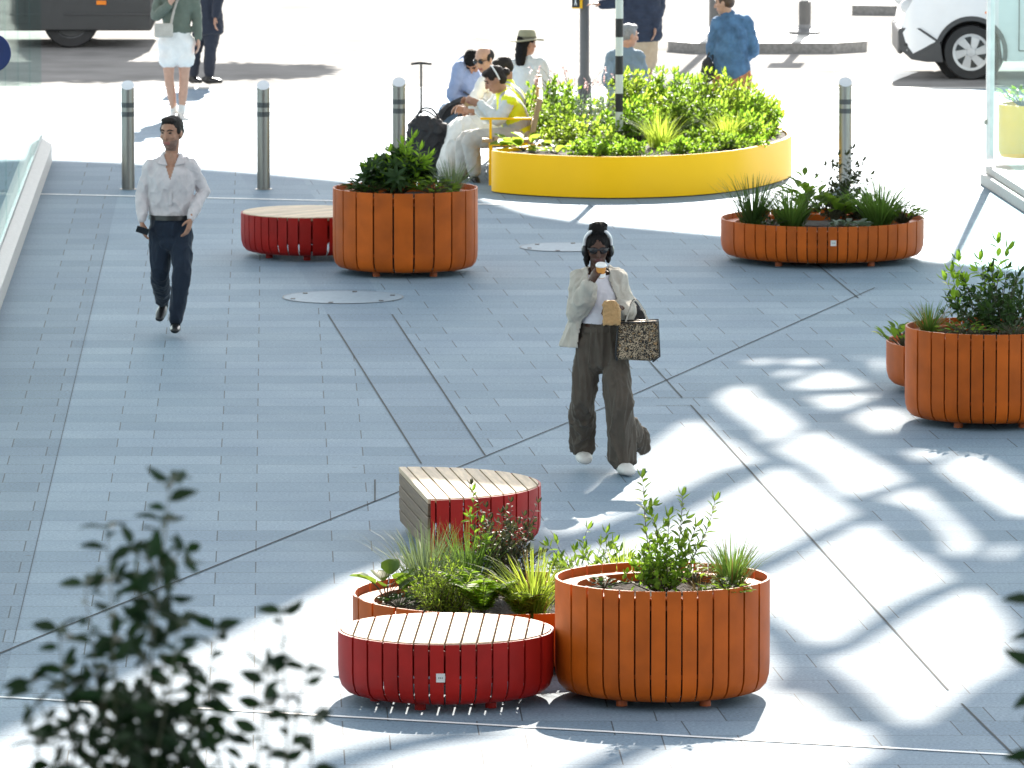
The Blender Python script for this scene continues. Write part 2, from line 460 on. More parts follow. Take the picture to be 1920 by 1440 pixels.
# road markings
mb = MB()
ribbon(mb, [ground(1572, 190), ground(1660, 146), ground(1700, 131)], .28, -.019)
for px in (683, 728, 768, 806):
    ribbon(mb, [ground(px - 12, 89), ground(px + 12, 83)], .3, -.019)
ribbon(mb, [ground(-200, 32), ground(200, 30)], .12, -.019)
ribbon(mb, [ground(420, 68), ground(900, 66)], .1, -.019)
ribbon(mb, [ground(1560, 128), ground(1640, 100)], .12, -.019)
struct('road_markings', mb, M['white'])
mb = MB()
p = [(ground(1252, 92).x, 93.5), (ground(1300, 94).x, 93.15), (ground(1560, 94).x, 93.15), (ground(1625, 92).x, 93.5), (ground(1632, 80).x, 95.3), (ground(1600, 76).x, 96.0), (ground(1300, 76).x, 96.0), (ground(1262, 80).x, 95.3)]
mb.prism([(q[0], q[1]) for q in p], -.03, .10)
struct('traffic_island_kerb', mb, M['kerb'])
mb2 = MB()
cx = sum(q[0] for q in p) / 8; cy = sum(q[1] for q in p) / 8
mb2.prism([(cx + (q[0] - cx) * .955, cy + (q[1] - cy) * .86) for q in p], .09, .104)
struct('traffic_island_paving', mb2, M['stone'])
mb = MB(); mb.prism([(ground(1590, 12).x, 99.9), (ground(1800, 16).x, 99.6), (ground(1800, 4).x, 101.6), (ground(1660, 4).x, 101.6)], -.03, .10)
struct('far_traffic_island', mb, M['kerb'])

# ------------------------------------------------------------------ glass buildings either side
def wall_run(p0, p1, h, th):
    d = (p1 - p0); L = d.length; a = math.atan2(d.y, d.x)
    return L, a
# left
pA = ground(98, 304); pB = ground(0, 585)
d = (pB - pA).normalized(); pB = pA + d * 40
ang = math.atan2(d.y, d.x); L = 40
t = thing('glass_shopfront', pA + V((-d.y, d.x, 0)) * -.11, 'tall frameless glass shopfront on a low pale granite plinth, beside the walking man', 'shopfront', rz=ang)
mb = MB()
for i in range(27):                 # local x along the run, local y to the left of travel = +x side of plaza
    mb.box((i * 1.5 + .748, -.02, .09), (1.494, .26, .18))
part('plinth', mb, M['stone'], t, 0, bevel=.008)
mb = MB()
mb.add([(-.0, -.152, .181), (L, -.152, .181), (L, .112, .181), (0, .112, .181), (0, .0, .25), (L, .0, .25)],
       [(0, 1, 5, 4), (4, 5, 2, 3), (0, 4, 3), (1, 2, 5), (0, 3, 2, 1)])
part('plinth_cap', mb, M['stone'], t, 0)
mb = MB(); mb.box((L / 2, .0, .262), (L, .03, .03)); 
part('glazing_channel', mb, M['mid_grey'], t, 0)
for i in range(12):
    mb = MB(); mb.box((i * 3.2 + 1.6, .0, 2.98), (3.19, .014, 5.4)); part('glass_pane', mb, M['glass_l'], t, 0)
mb = MB(); mb.box((L / 2, 0, 5.74), (L, .08, .1)); part('head_rail', mb, M['frame'], t, 0)
# navy roundel sign
c = at(-16, 99, 62.6)
t = thing('round_sign', (c.x, c.y, 0), 'navy blue round sign projecting from the glass shopfront', 'sign')
mb = MB(); mb.lathe([(.0, -.012), (.155, -.012), (.16, -.006), (.16, .006), (.155, .012), (0, .012)], 48, cap=False)
o = part('sign_disc', mb, M['navy'], t, 40); o.location = (0, 0, c.z); o.rotation_euler = (PI / 2, 0, 0)
mb = MB(); mb.box((-.16, .0, c.z), (.14, .02, .03)); part('bracket', mb, M['steel'], t, 0)
# right
qA = ground(1838, 345); qB = ground(1925, 402)
d = (qB - qA).normalized(); ang = math.atan2(d.y, d.x); L = 24
t = thing('glass_pavilion', qA, 'teal tinted glass corner building with white corner mullion on a pale stone step', 'building', rz=ang)
mb = MB()
for i in range(16): mb.box((i * 1.5 + .748, .9, .055), (1.494, 1.8, .11))
for i in range(16): mb.box((i * 1.5 + .748, .95, .15), (1.494, 1.80, .075))
part('stone_step', mb, M['stone'], t, 0, bevel=.006)
for i in range(8):
    mb = MB(); mb.box((i * 3 + 1.62, .08, 2.9), (2.98, .014, 5.2)); part('glass_pane', mb, M['glass_r'], t, 0)
mb = MB(); mb.box((.08, .08, 2.9), (.07, .075, 5.3)); part('corner_mullion', mb, M['frame'], t, 0, bevel=.006)
for i in range(4):
    mb = MB(); mb.box((.08, 1.64 + i * 3, 2.9), (.014, 2.96, 5.2)); part('glass_pane', mb, M['glass_r'], t, 0)
mb = MB(); mb.box((12, .08, 5.56), (24, .1, .12)); part('head_rail', mb, M['frame'], t, 0)
mb = MB(); mb.box((.10, .035, .62), (.05, .03, .05)); part('corner_clamp', mb, M['steel'], t, 0)
# small round table and seats inside the pavilion
def inside(dx, dy): return qA + d * dx + V((-d.y, d.x, 0)) * dy

# unseen arcade block, added behind the viewer to cut the frontal sky light
t = thing('sky_blocking_arcade', (0, -14, 0), 'unseen arcade building added behind the viewer to block frontal sky light', 'building')
mb = MB(); mb.box((0, -4, 14), (70, 8, 28)); part('facade', mb, M['arcade_stone'], t, 0)
for i in range(-8, 9):
    for k in range(6):
        mb = MB(); mb.box((i * 4, .02, 3.2 + k * 4.3), (3.2, .08, 3.2)); part('window', mb, M['carglass'], t, 0)
# ------------------------------------------------------------------ slatted planters and benches
PROF = [(.085, .05), (.045, .062), (.018, .092), (.004, .14), (0, .2)]
def shell_piece(mb, R, t0, t1, h, th=.014, prof=PROF, rot=0.0):
    n = max(1, int(math.ceil((t1 - t0) / .07)))
    pr = [q for q in prof if q[1] < h - .02] + [(0, h)]
    o = []; m = len(pr)
    for i in range(n + 1):
        a = t0 + (t1 - t0) * i / n + rot
        c, s_ = math.cos(a), math.sin(a)
        for (ins, z) in pr: o.append((c * (R - ins), s_ * (R - ins), z))
        for (ins, z) in pr: o.append((c * (R - ins - th), s_ * (R - ins - th), z))
    w = 2 * m; fs = []
    for i in range(n):
        for j in range(m - 1):
            a = i * w + j
            fs.append((a, a + w, a + w + 1, a + 1))
            b = a + m
            fs.append((b, b + 1, b + w + 1, b + w))
        fs.append((i * w + m - 1, i * w + w + m - 1, i * w + w + 2 * m - 1, i * w + 2 * m - 1))
        fs.append((i * w, i * w + m, i * w + w + m, i * w + w))
    for j in range(m - 1):
        fs.append((j, j + 1, m + j + 1, m + j))
        q = n * w
        fs.append((q + j, q + m + j, q + m + j + 1, q + j + 1))
    mb.add(o, fs)
def par_intervals(R, pitch, gap, off=0.0):
    cuts = []; x = -math.floor(R / pitch) * pitch + off
    while x < R - .03:
        if x > -R + .03: cuts.append(x)
        x += pitch
    iv = []
    A = lambda x: math.acos(max(-1, min(1, x / R)))
    for c0, c1 in zip(cuts[:-1], cuts[1:]):
        l, r = c0 + gap / 2, c1 - gap / 2
        iv.append((A(r), A(l))); iv.append((-A(l), -A(r)))
    iv.append((A(cuts[0] - gap / 2), 2 * PI - A(cuts[0] - gap / 2)))
    iv.append((-A(cuts[-1] + gap / 2), A(cuts[-1] + gap / 2)))
    return iv, cuts
def rad_intervals(R, n, gap, off=0.0):
    g = gap / 2 / R
    return [(2 * PI * i / n + off + g, 2 * PI * (i + 1) / n + off - g) for i in range(n)]
def feet(t, R, m, n=5, off=.315, rr=.21):
    for k in range(n):
        a = 2 * PI * k / n + off
        mb = MB(); mb.lathe([(.032, 0), (.032, .055)], 16, c=((R - rr) * math.cos(a), (R - rr) * math.sin(a), 0)); part('foot', mb, m, t)
def make_planter(loc, R, h, iv, label, rz=0.0, badge=None, ledge=.10, group='round slatted planters'):
    t = thing('slatted_planter', loc, label, 'planter', group, rz)
    mb = MB()
    for a, b in iv: shell_piece(mb, R, a, b, h)
    part('slat_wall', mb, M['orange'], t, 40)
    zl = h - .045; ri = R - .025
    mb = MB(); mb.lathe([(ri, zl - .01), (ri, zl), (ri - ledge, zl), (ri - ledge, zl - .06)], 64, cap=False); part('top_ledge', mb, M['orange'], t, 30)
    mb = MB(); mb.lathe([(ri - ledge, zl - .2), (ri - ledge + .004, zl - .2), (ri - .03, zl - .12), (ri - .03, .14), (ri - .12, .075), (.02, .07)], 64, cap=False); part('inner_liner', mb, M['black'], t, 30)
    for z in (.20, h - .10):
        mb = MB(); mb.lathe([(ri + .001, z - .012), (ri + .001, z + .012), (ri - .006, z + .012), (ri - .006, z - .012), (ri + .001, z - .012)], 64, cap=False); part('inner_hoop', mb, M['orange_dark'], t, 30)
    # soil, lumpy
    mb = MB(); vs = []; fs = []; nr, na = 9, 48; rs = ri - ledge - .001
    vs.append((0, 0, zl - .03))
    for j in range(1, nr + 1):
        for i in range(na):
            a = 2 * PI * i / na; r = rs * j / nr
            x, y = r * math.cos(a), r * math.sin(a)
            vs.append((x, y, zl - .05 + .03 * noise.noise(V((x * 9 + loc[0], y * 9 + loc[1], 3))) + .012 * noise.noise(V((x * 31, y * 31, loc[1])))))
    for i in range(na): fs.append((0, 1 + i, 1 + (i + 1) % na))
    for j in range(nr - 1):
        for i in range(na):
            a = 1 + j * na; fs.append((a + i, a + na + i, a + na + (i + 1) % na, a + (i + 1) % na))
    mb.add(vs, fs); part('soil', mb, M['soil'], t, 180)
    feet(t, R, M['orange_dark'])
    if badge is not None: add_badge(t, R, badge)
    return t
def add_badge(t, R, bd):
    th, z = bd
    mb = MB(); mb.box((0, 0, 0), (.05, .004, .05))
    o = part('maker_badge', mb, M['badge'], t, 0, bevel=.001)
    o.location = ((R + .001) * math.cos(th), (R + .001) * math.sin(th), z); o.rotation_euler = (0, 0, th + PI / 2)
    mb = MB(); mb.cur = 0
    for k in range(3): mb.box((-.010 + k * .010, -.0028, 0), (.005, .0012, .008))
    q = part('badge_lettering', mb, M['mid_grey'], o, 0)
def board_poly(R, x0, x1, ymin=None):
    """Piece of a disc between two parallel cuts."""
    n = 8; pts = []
    f = lambda x: math.sqrt(max(0, R * R - x * x))
    xs = [x0 + (x1 - x0) * i / n for i in range(n + 1)]
    for x in xs: pts.append((x, -f(x)))
    for x in reversed(xs):
        q = (x, f(x))
        if (V(q) - V(pts[-1])).length > .002 and (V(q) - V(pts[0])).length > .002: pts.append(q)
    return pts
def make_bench(loc, R, h, pitch, label, rz=0.0, off=0.0, badge=None):
    t = thing('slatted_bench', loc, label, 'bench', 'red round slatted benches', rz)
    iv, cuts = par_intervals(R, pitch, .011, off)
    mb = MB()
    for a, b in iv: shell_piece(mb, R, a, b, h - .004)
    part('slat_wall', mb, M['red'], t, 40)
    mb = MB(); xs = [-(R - .018)] + cuts + [R - .018]
    for x0, x1 in zip(xs[:-1], xs[1:]):
        if x1 - x0 < .02: continue
        mb.prism(board_poly(R - .018, x0 + .0055 * (x0 > -R + .02), x1 - .0055 * (x1 < R - .02)), h - .03, h + .003)
    part('seat_boards', mb, M['wood'], t, 0, bevel=.004)
    ri = R - .016
    for z in (.19, h - .055):
        mb = MB(); mb.lathe([(ri, z - .015), (ri, z + .015), (ri - .008, z + .015), (ri - .008, z - .015), (ri, z - .015)], 64, cap=False); part('inner_hoop', mb, M['red'], t, 30)
    for y in (-.3, .3):
        mb = MB(); mb.box((0, y * R / .6, h - .055), (1.6 * R, .04, .03)); part('seat_bearer', mb, M['red'], t, 0)
    feet(t, R, M['red'], 6, .2)
    if badge is not None: add_badge(t, R, badge)
    return t
def pl(px, Yc): return V((xat(px, Yc, .4), Yc, 0))

P_front = pl(1242, 43.5)
iv, _ = par_intervals(.611, .0885, .010, .01)
make_planter(P_front, .611, .69, iv, 'tall orange slatted planter with a leggy leafy shrub, touching the front red bench', rz=.0)
P_low = pl(948, 45.05)
make_planter(P_low, .90, .375, rad_intervals(.90, 26, .022, .05), 'wide low orange planter full of grasses and fern behind the front red bench')
P_mid = pl(760, 67.1)
make_planter(P_mid, .632, .745, rad_intervals(.632, 22, .016, -.01), 'tall orange planter with a dark rosette shrub, beside the low red bench at the back')
P_right = pl(1542, 68.2)
iv, _ = par_intervals(.90, .0895, .010, .01)
make_planter(P_right, .90, .375, iv, 'wide low orange planter with a square badge, before the bollard past the yellow planter', badge=(-PI / 2 + .068, .235))
P_tall = pl(1853, 56.36)
iv, _ = par_intervals(.611, .0925, .010, .02)
make_planter(P_tall, .611, .71, iv, 'tall orange slatted planter with a big glossy laurel-like shrub, beside the sunlit floor patches')
P_back = pl(1884, 58.4)
iv, _ = par_intervals(.90, .0895, .010, .02)
make_planter(P_back, .90, .375, iv, 'low orange slatted planter mostly hidden behind the tall planter with the big glossy shrub')

B_front = pl(836, 43.42)
make_bench(B_front, .613, .405, .0885, 'round red bench with pale timber boards and a small square badge, nearest the front', rz=-.035, off=.02, badge=(-PI / 2 - .04 + .035, .215))
B_back = pl(580, 68.55)
make_bench(B_back, .61, .395, .0885, 'round red bench with grey-looking boards half hidden behind the tall bushy orange planter', rz=-.75)

# half-round bench with a timber-clad flat side
def make_wedge(loc, R, h, rz):
    t = thing('half_round_bench', loc, 'half-round red bench with a timber-clad flat side, behind the grasses of the low planter', 'bench', None, rz)
    pitch = .092; gap = .011; cuts = []; x = .05
    while x < R - .03: cuts.append(x); x += pitch
    A = lambda x: math.acos(max(-1, min(1, x / R)))
    mb = MB(); iv = []
    xs = [.012] + cuts
    for c0, c1 in zip(xs[:-1], xs[1:]):
        l, r = c0 + gap / 2, c1 - gap / 2
        iv.append((A(r), A(l))); iv.append((-A(l), -A(r)))
    iv.append((-A(cuts[-1] + gap / 2), A(cuts[-1] + gap / 2)))
    for a, b in iv: shell_piece(mb, R, a, b, h - .004)
    part('slat_wall', mb, M['red'], t, 40)
    mb = MB(); xs = [0] + cuts + [R - .018]
    for x0, x1 in zip(xs[:-1], xs[1:]):
        mb.prism(board_poly(R - .018, x0 + .0055 * (x0 > 0), x1 - .0055 * (x1 < R - .02)), h - .03, h + .003)
    part('seat_boards', mb, M['wood'], t, 0, bevel=.004)
    mb = MB(); n = 4; z0 = .055; ph = (h - .035 - z0) / n
    for k in range(n):
        za, zb = z0 + k * ph + .004, z0 + (k + 1) * ph - .004
        ha = R - .03 - (.05 if k == 0 else 0); hb = R - .02
        mb.add([(0, -ha, za), (.022, -ha, za), (.022, ha, za), (0, ha, za), (0, -hb, zb), (.022, -hb, zb), (.022, hb, zb), (0, hb, zb)],
               [(0, 3, 2, 1), (4, 5, 6, 7), (0, 1, 5, 4), (1, 2, 6, 5), (2, 3, 7, 6), (3, 0, 4, 7)])
    part('timber_side', mb, M['wood_side'], t, 0, bevel=.004)
    for z in (.19, h - .055):
        mb = MB()
        pts = [((R - .024) * math.cos(a), (R - .024) * math.sin(a), z) for a in [-1.5 + 3.0 * i / 24 for i in range(25)]]
        mb.tube(pts, [(.006, .014)] * 25, side=(0, 0, 1), n=8, k=1); part('inner_hoop', mb, M['red'], t, 30)
    mb = MB(); mb.box((.35, 0, h - .055), (.04, 1.3, .03)); part('seat_bearer', mb, M['red'], t, 0)
    for (x, y) in ((.08, -R + .15), (.08, R - .15), (.5, -.42), (.5, .42), (R - .14, 0)):
        mb = MB(); mb.lathe([(.032, 0), (.032, .055)], 16, c=(x, y, 0)); part('foot', mb, M['red'], t)
    return t
_c0 = V((xat(748, 50.55, .41), 50.55, 0)); _c1 = V((xat(802, 48.95, .41), 48.95, 0))
_ctr = (_c0 + _c1) / 2; _d = _c0 - _c1
make_wedge(_ctr, .83, .41, math.atan2(_d.y, _d.x) - PI / 2)

# ------------------------------------------------------------------ yellow planter
YP = [(-.20, 74.72), (.25, 74.22), (.97, 73.98), (1.74, 74.25), (2.33, 75.0), (2.76, 76.3), (2.66, 77.6), (2.1, 78.7), (1.2, 79.1), (.5, 78.7), (.34, 77.4), (.30, 76.0), (.16, 75.28)]
yc = V((1.3, 76.4))
t = thing('oval_planter', (yc.x, yc.y, 0), 'large glossy yellow oval planter overflowing with sunlit green plants, striped pole standing in it', 'planter')
oc = catmull_closed([V((p[0] - yc.x, p[1] - yc.y)) for p in YP], 8)
def inset(poly, d):
    out = []; n = len(poly)
    for i in range(n):
        tg = (poly[(i + 1) % n] - poly[i - 1]).normalized(); out.append(poly[i] + V((-tg.y, tg.x)) * d)
    return out
ins = inset(oc, .014); ins2 = inset(oc, .045); n = len(oc)
mb = MB(); vs = []; fs = []
rings = [(oc, .012), (oc, .40), (inset(oc, .003), .408), (ins, .408), (ins2, .404), (ins2, .34)]
for pg, z in rings: vs += [(p.x, p.y, z) for p in pg]
for j in range(len(rings) - 1):
    for i in range(n): fs.append((j * n + i, j * n + (i + 1) % n, (j + 1) * n + (i + 1) % n, (j + 1) * n + i))
mb.add(vs, fs); part('painted_wall', mb, M['yellow'], t, 40)
mb = MB(); pg = inset(oc, .05); cc = V((0, 0))
vs = [(0, 0, .38)]
for f_ in (.33, .66, 1.0):
    for p in pg: vs.append((p.x * f_, p.y * f_, .37 + .03 * noise.noise(V((p.x * f_ * 6, p.y * f_ * 6, 1)))))
fs = [(0, 1 + i, 1 + (i + 1) % n) for i in range(n)]
for j in range(2):
    for i in range(n): fs.append((1 + j * n + i, 1 + (j + 1) * n + i, 1 + (j + 1) * n + (i + 1) % n, 1 + j * n + (i + 1) % n))
mb.add(vs, fs); part('soil', mb, M['soil'], t, 180)
mb = MB()
for k in (88,):
    p_, q_ = oc[k], oc[(k + 1) % n]; tg = (q_ - p_).normalized(); nn = V((tg.y, -tg.x)) * .0015
    mb.add([(p_.x + nn.x, p_.y + nn.y, .013), (p_.x + nn.x + tg.x * .0025, p_.y + nn.y + tg.y * .0025, .013), (p_.x + nn.x + tg.x * .0025, p_.y + nn.y + tg.y * .0025, .40), (p_.x + nn.x, p_.y + nn.y, .40)], [(0, 1, 2, 3)])
part('panel_seams', mb, M['wood_side'], t, 0)
mb = MB(); pg = inset(oc, .03); vs = [(p.x, p.y, 0) for p in pg] + [(p.x, p.y, .02) for p in pg]
mb.add(vs, [(i, (i + 1) % n, n + (i + 1) % n, n + i) for i in range(n)]); part('recessed_base', mb, M['black'], t)
# timber seat along the far rim
mb = MB()
for (x0, x1, y0) in ((-1.15, -.35, 2.62), (-.33, .45, 2.72), (.47, 1.2, 2.3)):
    mb.box(((x0 + x1) / 2, y0 + .30, .43), (x1 - x0, .42, .045)); mb.box(((x0 + x1) / 2, y0 + .30, .2), (.08, .3, .4))
part('timber_seat', mb, M['wood_bench'], t, 0, bevel=.005)

# second yellow planter inside the glass pavilion
c = V((xat(1945, 76.2), 76.2, .22))
t = thing('round_planter', c, 'yellow planter with low greenery seen through the teal glass pavilion', 'planter')
mb = MB(); mb.lathe([(.36, 0), (.385, .06), (.385, .52), (.36, .52), (.36, .44), (0, .46)], 48, cap=False); part('painted_wall', mb, M['yellow'], t, 40)
mb = MB(); mb.lathe([(.355, .45), (0, .48)], 32, cap=False); part('soil', mb, M['soil'], t)
INNER_PLANTER = c
# ------------------------------------------------------------------ plants
def leaf(mb, base, d, nrm, L, W, curl=.15, shape='ovate'):
    d = d.normalized(); s_ = d.cross(nrm)
    if s_.length < 1e-4: s_ = d.orthogonal()
    s_.normalize(); nn = s_.cross(d).normalized()
    if shape == 'round': st = [(0, .25), (.25, .9), (.6, 1.0), (.9, .55), (1.0, .1)]
    elif shape == 'narrow': st = [(0, .15), (.3, .9), (.65, .75), (1, .03)]
    else: st = [(0, .12), (.25, .85), (.5, 1.0), (.78, .6), (1, .03)]
    vs = []
    for (t, w) in st:
        c = base + d * L * t - nn * (curl * L * t * t)
        lift = nn * W * .22 * w
        vs += [c + s_ * W / 2 * w + lift, c, c - s_ * W / 2 * w + lift]
    fs = []
    for j in range(len(st) - 1):
        a = j * 3; fs += [(a, a + 3, a + 4, a + 1), (a + 1, a + 4, a + 5, a + 2)]
    mb.add(vs, fs)
def rnd(a, b): return random.uniform(a, b)
def rdir(zmin=-.2):
    while True:
        v = V((rnd(-1, 1), rnd(-1, 1), rnd(zmin, 1)))
        if .2 < v.length < 1: return v.normalized()
def finish(name, loc, lv, st, lm, sm, label, group=None, cat='plant'):
    o = link(name, lv.mesh(name, lm, 180), None, loc)
    tag(o, label, cat, group)
    if st is not None and st.v: part('stems', st, sm, o, 180)
    return o
def stem_path(base, tip, bow, n=6):
    side = V((rnd(-1, 1), rnd(-1, 1), 0)) * bow
    return [base.lerp(tip, i / n) + side * math.sin(PI * i / n) + V((rnd(-1, 1), rnd(-1, 1), 0)) * bow * .12 for i in range(n + 1)]
def leafy_stem(lv, st, base, tip, bow, L, W, gapd, r=.004, start=.15, shape='ovate', up=.5, curl=.15, tiptuft=4, twigs=0, jit=.35, tipw=.6, roll=.35):
    p = stem_path(base, tip, bow)
    st.tube(p, [r * (1 - .7 * i / (len(p) - 1)) for i in range(len(p))], n=5, k=1, cap=False)
    total = (tip - base).length; k = max(3, int(total * (1 - start) / gapd)); ang = rnd(0, 6)
    for i in range(k):
        t = start + (1 - start) * (i + rnd(0, .5)) / k
        q = t * (len(p) - 1); j = min(int(q), len(p) - 2)
        pos = p[j].lerp(p[j + 1], q - j); ax = (p[j + 1] - p[j]).normalized()
        ang += 2.4 + rnd(-.4, .4)
        o = ax.orthogonal().normalized(); o = Matrix.Rotation(ang, 3, ax) @ o
        dd = (o + ax * (up + rnd(-jit, jit))).normalized()
        sc = (1 - .35 * t) * rnd(.7, 1.15)
        if twigs and random.random() < twigs and t < .85:
            tl = total * .28 * rnd(.6, 1.2) * (1.1 - t)
            leafy_stem(lv, st, pos, pos + dd * tl + V((0, 0, tl * .4)), tl * .1, L * .9, W * .9, gapd * .8, r * .5, .1, shape, up, curl, 3, 0, jit, tipw, roll)
        else:
            leaf(lv, pos + dd * .004, dd, ax + rdir(-1) * roll, L * sc, W * sc, curl * rnd(.2, 1.6), shape)
    for i in range(tiptuft):
        a = i * 2.1; ax = (p[-1] - p[-2]).normalized(); o = Matrix.Rotation(a, 3, ax) @ ax.orthogonal().normalized()
        leaf(lv, p[-1], (o * tipw + ax * (.3 if tipw > 1 else 1)).normalized(), (ax + rdir(-1) * roll) if tipw > 1 else o, L * .75, W * .7, curl * .7, shape)
def shrub(name, loc, stems, L, W, gapd, lm, label, sm='stem', bow=.05, group=None, shape='ovate', twigs=.12, up=.5, r=.004, start=.15, curl=.15, cat='shrub', tipw=.6, roll=.35):
    lv, st = MB(), MB()
    for (bx, by, tx, ty, tz) in stems:
        leafy_stem(lv, st, V((bx, by, 0)), V((tx, ty, tz)), bow, L, W, gapd, r, start, shape, up, curl, 4, twigs, .35, tipw, roll)
    return finish(name, loc, lv, st, M[lm], M[sm], label, group, cat)
def dome_stems(n, R, h, br=.3, hmin=.55, fx=1, fy=1):
    out = []
    for i in range(n):
        a = rnd(0, 2 * PI); q = math.sqrt(random.random())
        z = h * (1 - .55 * q * q) * rnd(hmin, 1)
        out.append((br * R * q * math.cos(a) * fx, br * R * q * math.sin(a) * fy, R * q * math.cos(a) * fx, R * q * math.sin(a) * fy, z))
    return out
def grass(name, loc, n, Ln, spread, lm, label, w=.006, br=.05, droop=.5, group=None, dry=0, lean=(0, 0)):
    lv = MB(); lv.cur = 0
    for i in range(n):
        a = rnd(0, 2 * PI); q = random.random() ** .7
        b = V((br * math.cos(a) * random.random(), br * math.sin(a) * random.random(), -.01))
        L = Ln * rnd(.55, 1.08); lean_ = spread * q
        o = V((math.cos(a), math.sin(a), 0)); ww = w * rnd(.6, 1.2)
        lv.cur = 1 if (dry and random.random() < dry) else 0
        s_ = V((-math.sin(a), math.cos(a), 0)); tw = rnd(-.8, .8)
        s_ = (s_ + V((0, 0, 1)) * .2 * tw + o * tw).normalized()
        vs = []; m = 6
        for j in range(m + 1):
            t = j / m
            el = lean_ * t + droop * rnd(.8, 1.1) * t * t * q
            p = b + o * (L * (el * .8)) + V((lean[0], lean[1], 0)) * t * t * L + V((0, 0, L * (t - .45 * droop * q * t ** 2.6)))
            wd = ww * (1 - t) ** .6 + .0006
            vs += [p + s_ * wd / 2, p - s_ * wd / 2]
        lv.add(vs, [(2 * j, 2 * j + 1, 2 * j + 3, 2 * j + 2) for j in range(m)])
    o = link(name, lv.mesh(name, [M[lm], M['gr_dry']], 180), None, loc)
    return tag(o, label, 'grass clump', group)
def fern(name, loc, n, Ln, lm, label, group=None):
    lv, st = MB(), MB()
    for i in range(n):
        a = 2 * PI * i / n + rnd(-.3, .3); o = V((math.cos(a), math.sin(a), 0)); L = Ln * rnd(.7, 1.1)
        pts = [V((0, 0, 0)) + o * L * (t * .5 + .2 * t * t) + V((0, 0, L * (1.25 * t - .62 * t * t))) for t in [j / 14 for j in range(15)]]
        st.tube(pts, [.0025] * 15, n=4, k=1, cap=False)
        for j in range(2, 15):
            t = j / 14; pl_ = L * .26 * math.sin(PI * min(1, t * .9 + .12)) ** .8
            ax = (pts[j] - pts[j - 1]).normalized(); sd = ax.cross(V((0, 0, 1))).normalized()
            for sg in (-1, 1):
                leaf(lv, pts[j], (sd * sg + ax * .5).normalized(), (V((0, 0, 1)) + rdir(-1) * .6), pl_, pl_ * .28, .2, 'narrow')
                leaf(lv, pts[j].lerp(pts[j - 1], .5), (sd * sg + ax * .5).normalized(), (V((0, 0, 1)) + rdir(-1) * .6), pl_, pl_ * .28, .2, 'narrow')
    return finish(name, loc, lv, st, M[lm], M['stem'], label, group, 'fern')
def broadleaf(name, loc, n, h, L, W, lm, label, R=.1, group=None, shape='round', up=.3):
    lv, st = MB(), MB()
    for i in range(n):
        a = rnd(0, 2 * PI); q = math.sqrt(random.random()); o = V((math.cos(a), math.sin(a), 0))
        tip = o * R * q + V((0, 0, h * rnd(.5, 1) * (1 - .4 * q)))
        st.tube([V((0, 0, 0)), tip * .5 + V((0, 0, h * .1)), tip], [.003, .003, .002], n=5, k=2, cap=False)
        leaf(lv, tip, (o + V((rnd(-.4, .4), rnd(-.4, .4), up + rnd(-.3, .5)))).normalized(), (V((0, 0, 1)) - o * .4).normalized(), L * rnd(.7, 1.1), W * rnd(.7, 1.1), .2, shape)
    return finish(name, loc, lv, st, M[lm], M['stem'], label, group)
def pp(px, Y, z): return V((xat(px, Y, z), Y, z))

# --- front tall planter
z = .625
shrub('leggy_shrub', pp(1245, 43.5, z), [(-.05, 0, -.12, .02, .63), (-.03, .02, -.07, -.03, .42), (.04, .02, .10, .05, .52), (.06, -.02, .29, .0, .50), (.03, -.03, .18, -.05, .36), (.0, .03, .03, .1, .40)],
      .085, .034, .017, 'lf_mid', 'leggy upright shrub with three tall shoots in the front tall orange planter', 'stem_red', .035, r=.0045, start=.25, twigs=.05, up=.8)
shrub('bushy_perennial', pp(1236, 43.38, z), dome_stems(44, .19, .32), .055, .034, .020, 'lf_bright', 'bright green bushy perennial at the foot of the leggy shrub in the front tall planter', twigs=.1, cat='plant')
grass('grass_clump', pp(1372, 43.45, z), 240, .34, .8, 'gr_mid', 'spiky green grass clump at the side of the front tall orange planter', w=.008, br=.06, droop=.6, dry=.12)
grass('dry_grass', pp(1312, 43.3, z), 60, .12, 1.1, 'gr_dry', 'low straw-coloured dry tuft between the leggy shrub and spiky grass of the front tall planter', w=.006, br=.07, droop=.7)
broadleaf('low_perennial', pp(1362, 43.17, z), 60, .10, .06, .035, 'lf_mid', 'low toothed-leaf plant at the front edge of the front tall orange planter', R=.14, shape='ovate')
broadleaf('low_perennial', pp(1132, 43.42, z), 26, .07, .05, .03, 'lf_dark', 'sparse dark seedling plant on the bare soil of the front tall planter', R=.14, shape='ovate')
broadleaf('low_perennial', pp(1300, 43.6, z), 40, .12, .055, .03, 'lf_yellow', 'yellowing leafy plant behind the dry tuft in the front tall planter', R=.14, shape='ovate')
# --- front low planter
z = .31
grass('grass_clump', pp(800, 45.25, z), 340, .48, .52, 'gr_grey', 'grey-green arching grass clump in the low planter, behind the feathery yellow-green plant', w=.009, br=.12, droop=.6, dry=.05)
grass('grass_clump', pp(880, 45.3, z), 240, .48, .5, 'gr_mid', 'upright green grass clump between the grey-green grass and the dark shrub of the low planter', w=.009, br=.09, droop=.4)
shrub('feathery_plant', pp(832, 44.62, z), dome_stems(90, .24, .34), .04, .010, .010, 'lf_yellow', 'feathery yellow-green plant at the front of the low planter', shape='narrow', twigs=.1, start=.05, cat='plant')
broadleaf('broad_leaf_plant', pp(724, 45.0, z), 12, .24, .13, .12, 'lf_mid', 'plant with large round leaves over the rim of the low planter', R=.1, up=.6)
broadleaf('low_perennial', pp(748, 44.75, z), 40, .10, .05, .035, 'lf_dark', 'low dark leaves under the large round leaves of the low planter', R=.14, shape='ovate')
fern('fern', pp(905, 44.5, z), 16, .40, 'lf_bright', 'bright green fern at the front of the low planter before the dark shrub')
